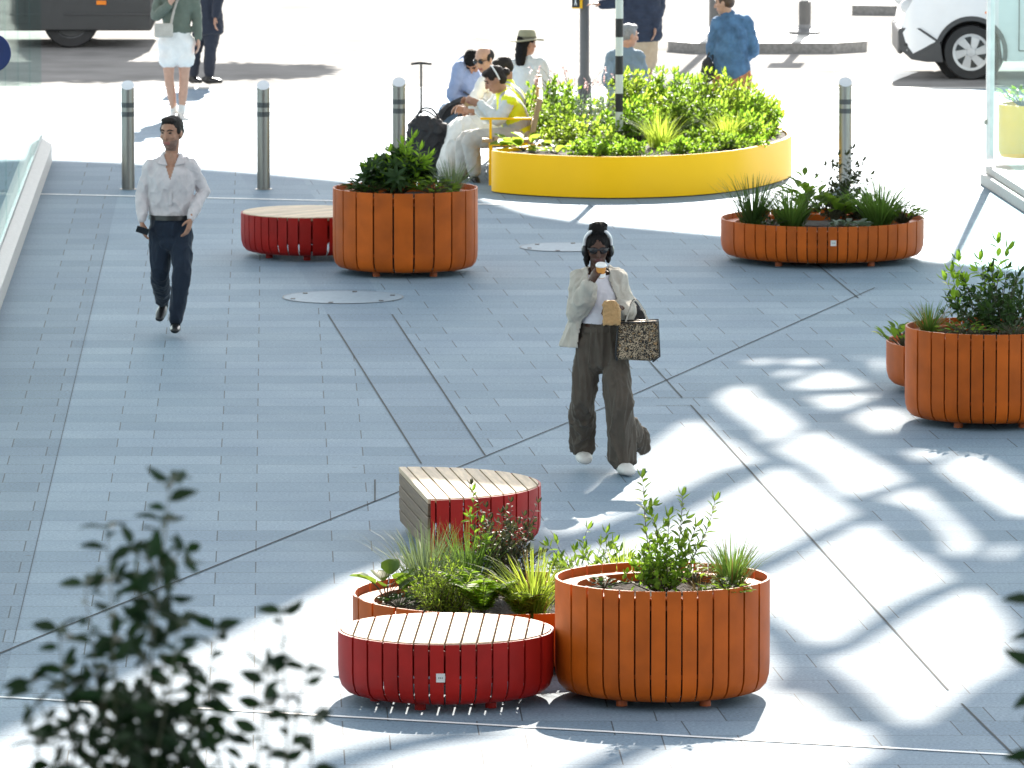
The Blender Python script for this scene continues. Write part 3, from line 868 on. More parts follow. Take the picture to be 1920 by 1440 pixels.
fern('fern', pp(975, 44.42, z), 13, .28, 'lf_yellow', 'small yellow-green fern at the front rim of the low planter, beside the bright grass')
shrub('dark_shrub', pp(945, 45.4, z), dome_stems(40, .25, .62, .2, .6) + [(-.02, 0, -.19, 0, .66), (.02, 0, .2, 0, .55)], .055, .026, .019, 'lf_purple', 'dark glossy small-leaved shrub in the low planter before the half-round bench', 'stem_red', .03, r=.004, start=.2, twigs=.12)
shrub('leafy_shoot', pp(888, 45.25, z), [(0, 0, .0, 0, .64), (.02, .02, .05, .02, .45)], .07, .028, .02, 'lf_bright', 'single bright leafy shoot left of the dark shrub in the low planter', start=.35, up=.9, cat='plant')
grass('grass_clump', pp(1000, 44.55, z), 340, .42, .62, 'gr_bright', 'bright lime grass clump in the low planter against the tall planter', w=.010, br=.08, droop=.7, dry=.08)
shrub('leafy_shrub', pp(1105, 45.75, z), dome_stems(22, .30, .40, .3, .6), .085, .03, .03, 'lf_mid', 'mid green leafy plant rising behind the front tall planter', twigs=.08, up=.7)
grass('grass_clump', pp(1170, 45.5, z), 120, .34, .7, 'gr_bright', 'lime grass tuft showing behind the rim of the front tall planter', w=.009, br=.08)
# --- mid planter
z = .68
def rosette(name, loc, n, R, h, lm, label):
    lv, st = MB(), MB()
    for (bx, by, tx, ty, tz) in dome_stems(n, R, h, .2, .7):
        p = stem_path(V((bx, by, 0)), V((tx, ty, tz)), .02)
        st.tube(p, [.005] * len(p), n=5, k=1, cap=False)
        ax = (p[-1] - p[-2]).normalized()
        for tier in range(3):
            for i in range(7):
                o = Matrix.Rotation(i * .9 + tier * .45 + rnd(-.2, .2), 3, ax) @ ax.orthogonal().normalized()
                leaf(lv, p[-1] - ax * .035 * tier, (o + ax * (.9 - .45 * tier)).normalized(), ax, .135 * rnd(.7, 1.1), .040, .25, 'ovate')
    return finish(name, loc, lv, st, M[lm], M['stem'], label, None, 'shrub')
rosette('rosette_shrub', pp(742, 67.1, z), 40, .31, .38, 'lf_dark', 'dark glossy shrub of leaf rosettes in the tall planter beside the seated group')
shrub('bushy_perennial', pp(752, 67.0, z), [(0, 0, .10, 0, .50), (0, 0, .02, .05, .44), (0, 0, .16, -.05, .40), (0, 0, -.10, 0, .38), (0, 0, -.2, 0, .30), (0, 0, .24, 0, .34), (0, 0, .07, -.1, .44), (0, 0, -.30, -.05, .26)], .13, .042, .02, 'lf_bright', 'lighter green leafy shoots topping the dark rosette shrub', up=.8, cat='plant')
grass('grass_clump', pp(848, 67.0, z), 170, .36, .8, 'gr_grey', 'small pale spiky grass tuft beside the dark rosette shrub', w=.008, br=.06)
broadleaf('low_perennial', pp(815, 66.8, z), 70, .18, .10, .05, 'lf_mid', 'low green leaves at the front rim below the pale spiky tuft', R=.17, shape='ovate')
broadleaf('low_perennial', pp(690, 66.9, z), 90, .16, .10, .05, 'lf_dark', 'low dark leaves at the front rim below the dark rosette shrub', R=.18, shape='ovate')
# --- right low planter
z = .31
grass('grass_clump', pp(1412, 68.0, z), 190, .50, .6, 'gr_dark', 'dark spiky grass clump in the low badge planter, farthest from the airy shrub', w=.014, br=.10, droop=.5)
grass('grass_clump', pp(1484, 67.85, z), 230, .44, .8, 'gr_mid', 'mid green grass clump at the middle front of the low badge planter', w=.014, br=.09, droop=.6)
broadleaf('broad_leaf_plant', pp(1508, 68.3, z), 60, .46, .13, .065, 'lf_mid', 'leafy green plant behind the mid green grass of the low badge planter', R=.2, shape='ovate', up=.8)
shrub('airy_shrub', pp(1588, 68.4, z), [(0, 0, -.19, .05, .50), (0, .02, -.08, 0, .60), (.02, 0, .05, 0, .66), (.02, .02, .0, .05, .60), (.03, 0, .22, .05, .42), (.02, 0, .14, -.02, .55), (-.02, 0, -.26, .0, .40), (0, 0, .08, .1, .5), (0, 0, -.12, .1, .48)] + dome_stems(34, .28, .40), .075, .034, .018, 'lf_purple', 'airy dark twiggy shrub in the low badge planter before the steel bollard', 'stem_red', .03, r=.003, start=.25)
broadleaf('broad_leaf_plant', pp(1560, 68.1, z), 36, .30, .13, .09, 'lf_mid', 'broad green leaves at the foot of the airy dark shrub', R=.16, up=.6)
grass('grass_clump', pp(1648, 67.95, z), 330, .52, .85, 'gr_mid', 'arching green grass clump beside the airy dark shrub of the low badge planter', w=.014, br=.1, droop=.7)
broadleaf('hosta', pp(1590, 67.6, z), 34, .10, .09, .06, 'lf_silver', 'silvery low-leaved plant at the front rim of the low badge planter', R=.18)
broadleaf('low_perennial', pp(1692, 68.1, z), 90, .22, .08, .04, 'lf_mid', 'low green leaves at the end of the low badge planter past the arching grass', R=.2, shape='ovate')
broadleaf('low_perennial', pp(1445, 67.75, z), 40, .12, .07, .03, 'lf_dark', 'low dark leaves between the two grass clumps of the low badge planter', R=.15, shape='ovate')
# --- right tall planter
z = .645
shrub('glossy_shrub', pp(1875, 56.5, z), dome_stems(40, .40, .58, .25, .55), .085, .038, .026, 'lf_dark', 'big glossy dark shrub filling the tall planter beside the sunlit floor patches', bow=.04, twigs=.12, r=.006, start=.2)
shrub('leafy_shoot', pp(1848, 56.4, z), [(0, 0, -.25, 0, .46), (0, 0, -.20, .05, .54), (0, 0, -.05, -.05, .55), (.03, 0, .08, -.02, .68), (.05, 0, .16, 0, .62), (-.02, -.05, -.30, -.05, .40)], .12, .048, .03, 'lf_bright', 'fresh pale green shoots growing through the big glossy dark shrub', up=.9, start=.55, cat='plant')
grass('grass_clump', pp(1742, 56.4, z), 170, .28, .9, 'gr_mid', 'green grass clump with straw-coloured base beside the big glossy shrub', w=.008, br=.05, droop=.7, dry=.18)
broadleaf('low_perennial', pp(1810, 56.05, z), 70, .14, .06, .03, 'lf_mid', 'low green leaves under the big glossy shrub along the rim', R=.2, shape='ovate')
broadleaf('low_perennial', pp(1900, 56.0, z), 60, .16, .06, .02, 'gr_dark' if False else 'lf_dark', 'low dark narrow leaves under the big glossy shrub near the picture edge', R=.2, shape='narrow')
# --- right back planter
broadleaf('broad_leaf_plant', pp(1692, 58.4, .31), 40, .2, .1, .05, 'lf_mid', 'leafy plant peeping over the low planter behind the tall one', R=.2, shape='ovate', up=.8)
shrub('leafy_shrub', pp(1800, 58.8, .31), dome_stems(20, .3, .4), .07, .03, .03, 'lf_dark', 'dark leafy plant hidden behind the green grass of the tall planter')
# --- yellow planter
z = .36
yp = [  # px, Y, R, h, material, leaf L, W, label
    (1035, 78.0, .36, .40, 'lf_bright', .075, .04, 'bright leafy shrub behind the timber bench back, nearest the hat wearer'),
    (1020, 76.6, .34, .36, 'lf_mid', .07, .036, 'mid green leafy mound right behind the bench end, in the yellow planter'),
    (1100, 77.4, .36, .30, 'lf_silver', .05, .025, 'pale silvery flowering mound between bench and striped pole'),
    (1085, 75.7, .34, .24, 'lf_yellow', .06, .032, 'low yellow-green mound at the yellow rim between bench and striped pole'),
    (1190, 78.2, .34, .46, 'lf_yellow', .085, .034, 'tall yellow-green shrub right behind the striped pole'),
    (1262, 78.3, .36, .48, 'lf_bright', .085, .034, 'tall bright shrub at the back rim between striped pole and denim jacket'),
    (1330, 78.0, .36, .46, 'lf_yellow', .085, .034, 'tall yellow-green shrub before the person in the denim jacket'),
    (1295, 76.6, .36, .40, 'lf_mid', .08, .036, 'darker green shrub in the middle of the yellow planter behind the lime grass'),
    (1390, 77.2, .34, .42, 'lf_yellow', .08, .034, 'yellow-green shrub toward the far end of the yellow planter'),
    (1180, 76.4, .30, .34, 'lf_bright', .07, .034, 'bright leafy mound at the foot of the striped pole'),
    (1418, 76.9, .22, .38, 'lf_bright', .075, .034, 'slender bright shrub at the last end of the yellow planter'),
    (1330, 75.3, .30, .16, 'lf_mid', .06, .036, 'low dark green ground plant along the yellow rim between the two lime grass clumps'),
    (1230, 76.9, .32, .36, 'lf_yellow', .07, .034, 'yellow-green leafy shrub behind the large lime grass of the yellow planter'),
    (1425, 77.6, .24, .30, 'lf_yellow', .07, .034, 'low yellow-green shrub at the far back bend of the yellow planter'),
    (1400, 76.1, .26, .26, 'lf_bright', .07, .034, 'bright leafy mound behind the small lime grass tuft by the yellow rim'),
    (1130, 75.0, .26, .14, 'lf_mid', .06, .036, 'low green ground plant along the yellow rim before the striped pole'),
]
for (px, Y, R, h, lm, L, W, lab) in yp:
    shrub('leafy_shrub', pp(px, Y, z), dome_stems(int(64 * R / .34), R * 1.2, h * 1.3, .6, .6), L * 1.1, W * 1.15, .024, lm, lab, twigs=.10, group='shrubs in the yellow planter', up=.6)
grass('grass_clump', pp(1238, 75.3, z), 200, .42, .6, 'gr_bright', 'large lime grass clump at the front of the yellow planter beside the striped pole', w=.012, br=.10, droop=.6)
grass('grass_clump', pp(1362, 75.9, z), 180, .38, .6, 'gr_bright', 'lime grass clump toward the far end of the yellow planter', w=.012, br=.10, droop=.6)
grass('grass_clump', pp(1420, 76.3, z), 90, .26, .8, 'gr_bright', 'small lime grass tuft by the last bend of the yellow rim', w=.011, br=.08, droop=.6)
grass('grass_clump', pp(1145, 78.3, z), 70, .46, .4, 'gr_grey', 'thin pale flowering grass behind the striped pole', w=.006, br=.14, droop=.3)
grass('grass_clump', pp(1018, 77.4, z), 60, .50, .4, 'gr_grey', 'thin pale feathery grass before the hat wearer', w=.007, br=.14, droop=.3)
broadleaf('broad_leaf_plant', pp(985, 75.0, z), 16, .16, .17, .13, 'lf_yellow', 'broad lime-leaved plant at the bench end of the yellow planter', R=.2, up=.4)
for px, Y, lab in ((1110, 74.45, 'low lime ground cover at the yellow rim below the striped pole, nearest the bench end'), (1185, 74.45, 'low green ground cover at the yellow rim straight below the striped pole'),
                   (1290, 74.7, 'low green ground cover at the yellow rim past the large lime grass'), (1385, 75.35, 'low green ground cover at the yellow rim before the far lime grass')):
    shrub('ground_cover_plant', pp(px, Y, z), dome_stems(50, .22, .17, .45, .6, 1.3, .7), .06, .034, .022, 'lf_bright', lab, twigs=.05, up=.5, cat='plant')
broadleaf('broad_leaf_plant', pp(1040, 74.75, z), 26, .10, .10, .07, 'lf_yellow', 'low broad lime leaves along the front yellow rim', R=.22, up=.4)
lv, st = MB(), MB()
for i in range(26):
    a = rnd(0, 6.3); q = random.random() ** .5
    tip = V((.45 * q * math.cos(a), .3 * q * math.sin(a), rnd(.42, .62)))
    st.tube([V((tip.x * .5, tip.y * .5, 0)), tip * .6 + V((0, 0, .05)), tip], [.003, .002, .0015], n=4, k=2, cap=False)
    for k in range(7): leaf(lv, tip - V((0, 0, .012 * k)), rdir(), V((0, 0, 1)), .03, .018, .1)
finish('flowering_plant', pp(1075, 78.2, z), lv, st, M['petal'], M['stem'], 'pale pink flower stems rising between the hat wearer and the grey signal post')
broadleaf('low_perennial', INNER_PLANTER + V((-.15, 0, .47)), 60, .24, .09, .04, 'lf_bright', 'low greenery in the yellow planter inside the glass pavilion', R=.22, shape='ovate', up=.8)
# --- dark plants on the terrace near the viewer
TY = 15.2
mb = MB(); mb.box((-.55, TY, 1.98), (2.0, .5, 3.96)); mb.box((1.35, TY, 1.98), (1.5, .5, 3.96))
t = thing('terrace_parapet', (0, TY, 0), 'concrete terrace parapet carrying the dark blurred plants near the viewer', 'parapet')
mb = MB(); mb.box((.2, 0, 1.98), (3.6, .5, 3.96)); part('parapet_wall', mb, M['concrete'], t, 0, bevel=.01)
z0 = 3.96
def tpt(px, py): p = at(px, py, TY); return (p.x, p.z - z0)
def fg(name, basepx, tips, label, L=.078, W=.038, twigs=.19, gapd=.023, r=.004, start=.2):
    bx = tpt(basepx, 1500)[0]; st_ = []
    for (px, py, dy) in tips:
        x, zz = tpt(px, py); st_.append((rnd(-.05, .05), rnd(-.04, .04), x - bx, dy, zz))
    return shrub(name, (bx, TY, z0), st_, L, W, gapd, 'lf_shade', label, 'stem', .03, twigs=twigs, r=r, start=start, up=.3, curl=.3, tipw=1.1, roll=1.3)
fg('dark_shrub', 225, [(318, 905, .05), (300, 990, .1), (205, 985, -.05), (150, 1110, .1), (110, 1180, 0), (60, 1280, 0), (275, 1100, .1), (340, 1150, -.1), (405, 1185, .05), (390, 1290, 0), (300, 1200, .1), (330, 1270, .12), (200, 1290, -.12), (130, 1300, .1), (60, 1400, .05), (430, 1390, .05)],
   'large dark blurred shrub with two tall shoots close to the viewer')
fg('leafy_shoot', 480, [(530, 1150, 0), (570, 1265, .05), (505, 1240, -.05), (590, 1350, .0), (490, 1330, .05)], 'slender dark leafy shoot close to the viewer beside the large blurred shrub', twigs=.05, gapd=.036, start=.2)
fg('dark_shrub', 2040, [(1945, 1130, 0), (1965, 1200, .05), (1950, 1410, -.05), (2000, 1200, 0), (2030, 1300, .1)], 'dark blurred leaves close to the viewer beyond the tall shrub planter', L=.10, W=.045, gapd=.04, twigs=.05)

def shadow_caster_tree(loc, label):  # invented tree, out of view; its crown throws the road shadow beside the van
    t = thing('shadow_caster_tree', loc, label, 'tree')
    mb = MB(); mb.tube([(0, 0, 0), (.05, 0, 2.2), (.5, .1, 4.2), (1.6, .2, 5.6)], [.20, .16, .12, .06], n=12, k=4)
    for (x, y, z_) in ((3.4, .3, 6.2), (2.6, -.8, 6.6), (1.0, .9, 6.9), (4.4, .2, 5.9), (-.8, -.3, 6.6)):
        mb.tube([(.45, .1, 4.0), (x * .5 + .3, y * .5, 5.4), (x, y, z_)], [.09, .06, .02], n=8, k=3)
    part('trunk', mb, M['stem_red'], t, 60)
    lv = MB()
    for i in range(9000):
        u = random.random() ** .8; x = -1.6 + u * 7.9; hw = 1.5 * (1 - (u * .9) ** 2) + .12
        leaf(lv, V((x + rnd(-.2, .2), rnd(-1, 1) * hw, 6.2 + rnd(-1, 1) * .55 * (1.1 - u * .7))), rdir(-1), rdir(-1), rnd(.22, .36), rnd(.12, .19), .2)
    part('crown', lv, M['lf_dark'], t, 180)
shadow_caster_tree((-7.6, 100.2, 0), 'unseen tree added beyond the glass shopfront to cast grey shade on the road')
# ------------------------------------------------------------------ street furniture
def make_bollard():
    t = thing('steel_bollard', (0, 0, 0), 'x', 'bollard', 'steel bollards along the pavement edge')
    R = .0635; n = 32; h0, h1 = .975, 1.055
    def ring(z): return [(R * math.cos(2 * PI * i / n), R * math.sin(2 * PI * i / n), z) for i in range(n)]
    mb = MB()
    top = [(R * math.cos(2 * PI * i / n), R * math.sin(2 * PI * i / n), (h0 + h1) / 2 + (h1 - h0) / 2 * math.sin(2 * PI * i / n)) for i in range(n)]
    mb.add(ring(0) + ring(.74) + ring(.86) + top, [(j * n + i, j * n + (i + 1) % n, (j + 1) * n + (i + 1) % n, (j + 1) * n + i) for j in range(3) for i in range(n)])
    part('tube', mb, M['steel'], t, 50)
    mb = MB(); k = .965
    mb.add([(p[0] * k, p[1] * k, p[2] + .003) for p in top] + [(p[0], p[1], p[2] - .001) for p in top], [tuple(range(n))] + [(i, n + i, n + (i + 1) % n, (i + 1) % n) for i in range(n)])
    part('slanted_cap', mb, M['steel_cap'], t, 30)
    for z in (.735, .825):
        mb = MB(); mb.lathe([(R + .0015, z - .024), (R + .0015, z + .024)], 32, cap=False); part('dark_band', mb, M['charcoal'], t, 60)
    mb = MB(); mb.lathe([(R + .02, .001), (R + .02, .006), (R + .001, .008)], 32, cap=False); part('base_collar', mb, M['steel'], t)
    return t
b0 = make_bollard()
for i, (px, lab) in enumerate([(240, 'steel bollard behind the shoulder of the walking man, nearest the glass shopfront'), (494, 'steel bollard standing behind the low red bench with no plant before it'),
                               (747, 'steel bollard beside the black suitcase, its foot hidden by the tall orange planter'), (1588, 'steel bollard past the far end of the yellow planter, behind the airy dark shrub')]):
    o = b0 if i == 0 else copy_tree(b0)
    o['label'] = lab; o.location = V((xat(px, 75.0, .5), 75.0 - (0 if i < 2 else -.4), 0))

# striped beacon pole
t = thing('striped_pole', (xat(1161, 76.2, 1), 76.2, 0), 'black and white striped crossing beacon pole rising from the yellow planter', 'pole')
zs = [at(1161, y, 76.2).z for y in (245, 209.5, 175, 139.5, 104.5, 69.5, 34.5)]
zs = [.3] + zs
while zs[-1] < 3.0: zs.append(zs[-1] + .187)
for i, (a, b) in enumerate(zip(zs[:-1], zs[1:])):
    mb = MB(); mb.lathe([(.038, a), (.038, b)], 24, cap=False)
    part('black_band' if i % 2 == 0 else 'white_band', mb, M['black'] if i % 2 == 0 else M['pole_white'], t, 60)
mb = MB(); mb.ell((0, 0, zs[-1] + .13), (.15, .15, .15)); part('beacon_globe', mb, M['orangelens'], t, 180)

# signal post with push button box
t = thing('signal_post', (xat(1096, 84.3, 1), 84.3, 0), 'dark grey pedestrian signal post with yellow-edged push button box', 'signal post')
mb = MB(); mb.lathe([(.075, 0), (.075, .35), (.052, .4), (.052, 3.4)], 24); part('post', mb, M['pole_grey'], t, 40)
zb = at(1080, 14, 84.2).z
mb = MB(); mb.box((-.095, -.03, zb + .15), (.085, .13, .30)); part('button_box', mb, M['black'], t, 0, bevel=.006)
mb = MB(); mb.box((-.038, -.03, zb + .15), (.028, .14, .32)); mb.box((-.095, -.03, zb - .006), (.085, .12, .012)); part('yellow_casing', mb, M['signal_yellow'], t, 0)
mb = MB(); mb.ell((-.100, -.0965, zb + .085), (.008, .002, .008)); mb.box((-.100, -.0965, zb + .06), (.012, .003, .03)); mb.box((-.108, -.0965, zb + .036), (.007, .003, .028)); mb.box((-.090, -.0965, zb + .036), (.007, .003, .028)); part('walker_symbol', mb, M['white'], t, 0)
mb = MB(); mb.box((.0, -.09, 2.6), (.3, .2, .85)); mb.box((.0, -.09, 1.95), (.26, .2, .3)); part('signal_head', mb, M['black'], t, 0, bevel=.01)

# posts on the traffic island
t = thing('island_sign_post', (xat(1509, 94.7, .2), 94.7, .104), 'white post with dark grey sleeve and flared foot on the traffic island', 'sign post')
mb = MB(); mb.lathe([(.20, 0), (.20, .03), (.17, .045), (.09, .07), (.074, .12)], 28); part('flared_foot', mb, M['mid_grey'], t, 40)
mb = MB(); mb.lathe([(.075, .115), (.075, .40), (.06, .405)], 28); part('sleeve', mb, M['pole_grey'], t, 40)
mb = MB(); mb.lathe([(.055, .40), (.055, 2.2)], 24); part('post', mb, M['white'], t, 40)
mb = MB(); mb.box((0, -.07, 2.0), (.4, .05, .5)); part('sign_plate', mb, M['white'], t, 0, bevel=.01)
t = thing('lamp_post', (xat(1343, 95.0, .2), 95.0, .104), 'dark post on the traffic island behind the person in the denim jacket', 'post')
mb = MB(); mb.lathe([(.09, 0), (.09, .5), (.055, .56), (.055, 4.5)], 24); part('post', mb, M['pole_grey'], t, 40)
mb = MB(); mb.ell((0, -.3, 4.5), (.1, .35, .06)); part('lamp_head', mb, M['mid_grey'], t, 180)

# ------------------------------------------------------------------ bench on the planter
t = thing('timber_bench', (.12, 76.9, 0), 'timber seat with slatted back and yellow steel arms fixed to the yellow planter', 'bench')
L = 3.0
mb = MB()
for i in range(4): mb.box((-.36 + i * .115, 0, .44), (.105, L, .035))
part('seat', mb, M['wood_bench'], t, 0, bevel=.004)
rot = Matrix.Rotation(math.radians(12), 3, 'Y')
mb = MB()
for i in range(3): mb.box((.085 + .035 * i, 0, .55 + .115 * i), (.03, L, .105), rot)
part('backrest', mb, M['wood_bench'], t, 0, bevel=.004)
for y in (-L / 2 + .02, 0, L / 2 - .02):
    mb = MB()
    mb.box((.10, y - .001, .60), (.05, .075, .52), rot); part('back_post', mb, M['wood_bench'], t, 0, bevel=.004)
    mb = MB(); mb.box((-.18, y, .655), (.50, .04, .022)); mb.box((-.33, y, .55), (.028, .035, .20)); part('armrest', mb, M['yellow'], t, 0, bevel=.003)
    mb = MB(); mb.box((-.33, y, .21), (.035, .045, .42)); mb.box((.06, y, .21), (.035, .045, .42)); mb.box((-.13, y, .405), (.42, .04, .03)); part('leg', mb, M['yellow'], t, 0, bevel=.003)

# suitcase and bag
t = thing('suitcase', (xat(796, 77.0, .3), 77.1, 0), 'black cabin suitcase with its long pull handle up beside the seated group', 'suitcase')
mb = MB(); mb.box((0, 0, .28), (.32, .20, .44)); part('shell', mb, M['blackcloth'], t, 0, bevel=.04)
for x in (-.14, .14):
    mb = MB(); mb.lathe([(.0, -.015), (.03, -.015), (.03, .015), (0, .015)], 14, cap=False); o = part('wheel', mb, M['black'], t); o.location = (x, -.06, .031); o.rotation_euler = (0, PI / 2, 0)
    mb = MB(); mb.box((x, .08, .035), (.05, .04, .07)); part('foot', mb, M['black'], t, 0)
mb = MB(); mb.box((-.035, .06, .81), (.024, .012, .5)); part('pull_handle_rod', mb, M['steel'], t, 0)
mb = MB(); mb.tube([(-.125, .06, 1.06), (-.035, .06, 1.07), (.06, .06, 1.06)], [.012, .014, .012], n=10); part('pull_handle_grip', mb, M['black'], t, 180)
t = thing('black_bag', (xat(800, 76.78, .5), 76.80, 0.0), 'slouchy black holdall with looped handles leaning on the suitcase', 'bag')
mb = MB(); mb.ell((0.02, 0, .24), (.235, .12, .24)); mb.ell((-.03, 0, .38), (.18, .10, .19)); mb.ell((.08, -.03, .44), (.13, .08, .10)); mb.ell((-.11, -.02, .18), (.12, .09, .17))
me = remesh(mb, 'bag_body', M['blackcloth'], .012, 5); wrinkle(me, .030, (9, 9, 6)); link('bag_body', me, t)
mb = MB(); mb.tube([(-.10, -.02, .55), (-.05, -.03, .64), (.05, -.03, .64), (.12, -.02, .55)], [.010] * 4, n=8); part('handle', mb, M['blackcloth'], t, 180)
mb = MB(); mb.tube([(-.12, .02, .55), (-.02, .03, .62), (.10, .02, .55)], [.009] * 3, n=8); part('handle', mb, M['blackcloth'], t, 180)

# ------------------------------------------------------------------ vans
def arc(cx, cz, r, a0, a1, n=14): return [(cx + r * math.cos(a0 + (a1 - a0) * i / n), cz + r * math.sin(a0 + (a1 - a0) * i / n)) for i in range(n + 1)]
def make_van(loc, flip, label, paint, W=1.72, wr=.32, fo=.81, wb=2.72, L=4.45, hgt=1.86, hood=1.02, bz=.22, front_plastic=True, wheel_style='spoke', cover=False):
    """Side profile along +u from the nose; the near side faces -Y."""
    t = thing('van', loc, label, 'van')
    sx = -1 if flip else 1
    def X(u): return sx * u
    w1, w2 = fo, fo + wb; ra = wr + .055; wz = wr
    out = [(.06, .30), (.02, .42), (.0, .58), (.05, .78), (.14, hood - .08), (.36, hood + .01), (.85, hood + .08), (1.05, hood + .16), (1.62, hgt - .10), (1.85, hgt), (L - .15, hgt), (L - .03, hgt - .12), (L, .9), (L, .34), (L - .06, bz)]
    lower = [(L - .06, bz)]
    def arch(c):
        a = math.asin((bz - wz) / ra); return arc(c, wz, ra, a, PI - a)
    prof = out[:-1] + [(L - .06, bz)] + ([] if cover else arch(w2) + arch(w1)) + [(.30, bz), (.14, bz + .03)]
    # inner body shell: side panels, tumblehome
    def yin(z): return 0 if z < .95 else .10 * ((z - .95) / (hgt - .95)) ** 1.4
    n = len(prof); vs = []
    for (u, z) in prof: vs.append((X(u), -W / 2 + yin(z) + (.09 * max(0, 1 - u / .16) ** 2), z))
    for (u, z) in prof: vs.append((X(u), W / 2 - yin(z) - (.09 * max(0, 1 - u / .16) ** 2), z))
    # triangulate the sides through bmesh
    bm = bmesh.new(); bv = [bm.verts.new(v) for v in vs]
    bm.faces.new(bv[:n]); bm.faces.new(list(reversed(bv[n:])))
    for i in range(n): bm.faces.new((bv[i], bv[n + i], bv[n + (i + 1) % n], bv[(i + 1) % n]))
    bmesh.ops.triangulate(bm, faces=[f for f in bm.faces if len(f.verts) > 4])
    bmesh.ops.recalc_face_normals(bm, faces=bm.faces[:])
    me = bpy.data.meshes.new('body'); bm.to_mesh(me); bm.free(); me.materials.append(paint); me.shade_smooth(); me.set_sharp_from_angle(angle=math.radians(28))
    link('body', me, t, bevel=.025)
    for c in (w1, w2):
        for sy in (-1, 1):
            y = sy * (W / 2 - (.17 if cover else .12))
            mb = MB(); mb.lathe([(wr * .66, -.09), (wr * .95, -.10), (wr, -.07), (wr, .07), (wr * .95, .10), (wr * .66, .09)], 40, cap=False)
            o = part('wheel', mb, M['black'], t, 40); o.location = (X(c), y, wr); o.rotation_euler = (PI / 2, 0, 0)
            mb = MB(); s2 = .085
            mb.lathe([(wr * .66, s2), (wr * .62, s2 - .005), (wr * .60, s2 - .05), (.0, s2 - .06)], 40, cap=False)
            q = part('rim', mb, M['charcoal'] if wheel_style == 'spoke' else M['mid_grey'], o, 40)
            if cover: continue
            mb = MB(); mb.lathe([(wr * .68, s2 + .001), (wr * .66, s2 + .012), (wr * .57, s2 + .008), (wr * .56, s2 - .02)], 40, cap=False)
            mb.lathe([(.0, s2 + .006), (.05, s2 + .004), (.06, s2 - .03)], 24, cap=False)
            for k in range(6):
                a = 2 * PI * k / 6 + .2; R2 = Matrix.Rotation(a, 3, 'Z')
                pts = [(.04, -.045), (.04, .02), (wr * .6, .055), (wr * .6, -.05)]
                mb.add([R2 @ V((px_, py_, s2 - .004)) for px_, py_ in pts] + [R2 @ V((px_, py_, s2 - .04)) for px_, py_ in pts], [(0, 3, 2, 1), (4, 5, 6, 7), (0, 1, 5, 4), (1, 2, 6, 5), (2, 3, 7, 6), (3, 0, 4, 7)])
            part('wheel_trim', mb, M['chrome'], o, 30)
            if sy > 0:
                for ch in o.children: ch.rotation_euler = (PI, 0, 0)
            mb = MB(); mb.lathe([(0, -.01), (ra + .04, -.01), (ra + .04, .01), (0, .01)], 40, cap=False); o = part('wheel_well', mb, M['black'], t, 40); o.location = (X(c), sy * (W / 2 - .30), wr + .02); o.rotation_euler = (PI / 2, 0, 0)
            if cover: continue
            mb = MB(); m_ = arc(c, wz, ra - .008, -.25, PI + .25, 24)
            yy = sy * (W / 2 + .006)
            vs_ = []
            for (u, z) in m_:
                du, dz = (u - c) / ra, (z - wz) / ra
                vs_ += [(X(u), yy, z), (X(u + du * .055), yy, z + dz * .055), (X(u - du * .004), yy - sy * .30, z - dz * .004)]
            f_ = []
            for i in range(len(m_) - 1):
                a = 3 * i; f_ += [(a, a + 1, a + 4, a + 3), (a, a + 3, a + 5, a + 2)]
            mb.add(vs_, f_); part('wheel_arch', mb, M['plastic'], t, 60)
    if front_plastic:
        poly = [(-.02, .36), (-.03, .56), (-.01, .60), (.22, .60), (.33, .53), (.47, .43), (w1 - ra + .012, .45), (w1 - ra + .05, bz - .01), (.30, bz - .01), (.12, bz + .02)]
        for sy in (-1, 1):
            mb = MB(); y0 = sy * (W / 2 + .012)
            k = len(poly); vv = []
            for (u, z) in poly:
                yy = y0 - sy * (.09 * max(0, 1 - (u + .03) / .16) ** 2); vv.append((X(u), yy, z))
            for (u, z) in poly:
                yy = y0 - sy * (.09 * max(0, 1 - (u + .03) / .16) ** 2) - sy * .25; vv.append((X(u), yy, z))
            mb.add(vv, [tuple(range(k)), tuple(reversed(range(k, 2 * k)))] + [(i, (i + 1) % k, k + (i + 1) % k, k + i) for i in range(k)])
            part('bumper_corner', mb, M['plastic'], t, 25)
            mb = MB(); mb.ell((X(.13), y0 - sy * .055, .40), (.10, .02, .05)); o = part('fog_light', mb, M['black'], t, 180)
            mb = MB(); mb.box((X(.13), y0 - sy * .045, .345), (.13, .03, .018)); part('lamp_surround', mb, M['chrome'], o, 0)
        mb = MB(); mb.box((X(.0), 0, .44), (.06, W - .3, .30)); part('bumper', mb, M['plastic'], t, 0, bevel=.03)
    for sy in (-1, 1):
        yy = sy * (W / 2 + .004)
        def quad(us, name, m, e=.004, par=t):
            mb = MB(); vv = [(X(u), sy * (W / 2 - yin(z) + e), z) for u, z in us]
            mb.add(vv, [tuple(range(len(vv)))]); return part(name, mb, m, par, 0)
        quad([(1.42, 1.18), (2.30, 1.18), (2.30, hgt - .22), (1.78, hgt - .22)], 'side_window', M['carglass'])
        quad([(2.42, 1.18), (3.30, 1.18), (3.30, hgt - .22), (2.42, hgt - .22)], 'side_window', M['carglass'])
        d_ = MB()
        for (u0, z0_, u1, z1_) in ((1.36, .34, 1.36, 1.14), (2.36, .34, 2.36, hgt - .2), (3.36, .34, 3.36, hgt - .2), (1.36, .34, 2.36, .34), (2.36, .30, w2 - ra - .1, .30)):
            du = .006 if u0 == u1 else 0; dz = .006 if z0_ == z1_ else 0
            d_.add([(X(u0 - du), yy, z0_ - dz), (X(u1 + du), yy, z0_ - dz if not du else z0_), (X(u1 + du), yy, z1_ + dz), (X(u0 - du), yy, z1_ + dz)], [(0, 1, 2, 3)])
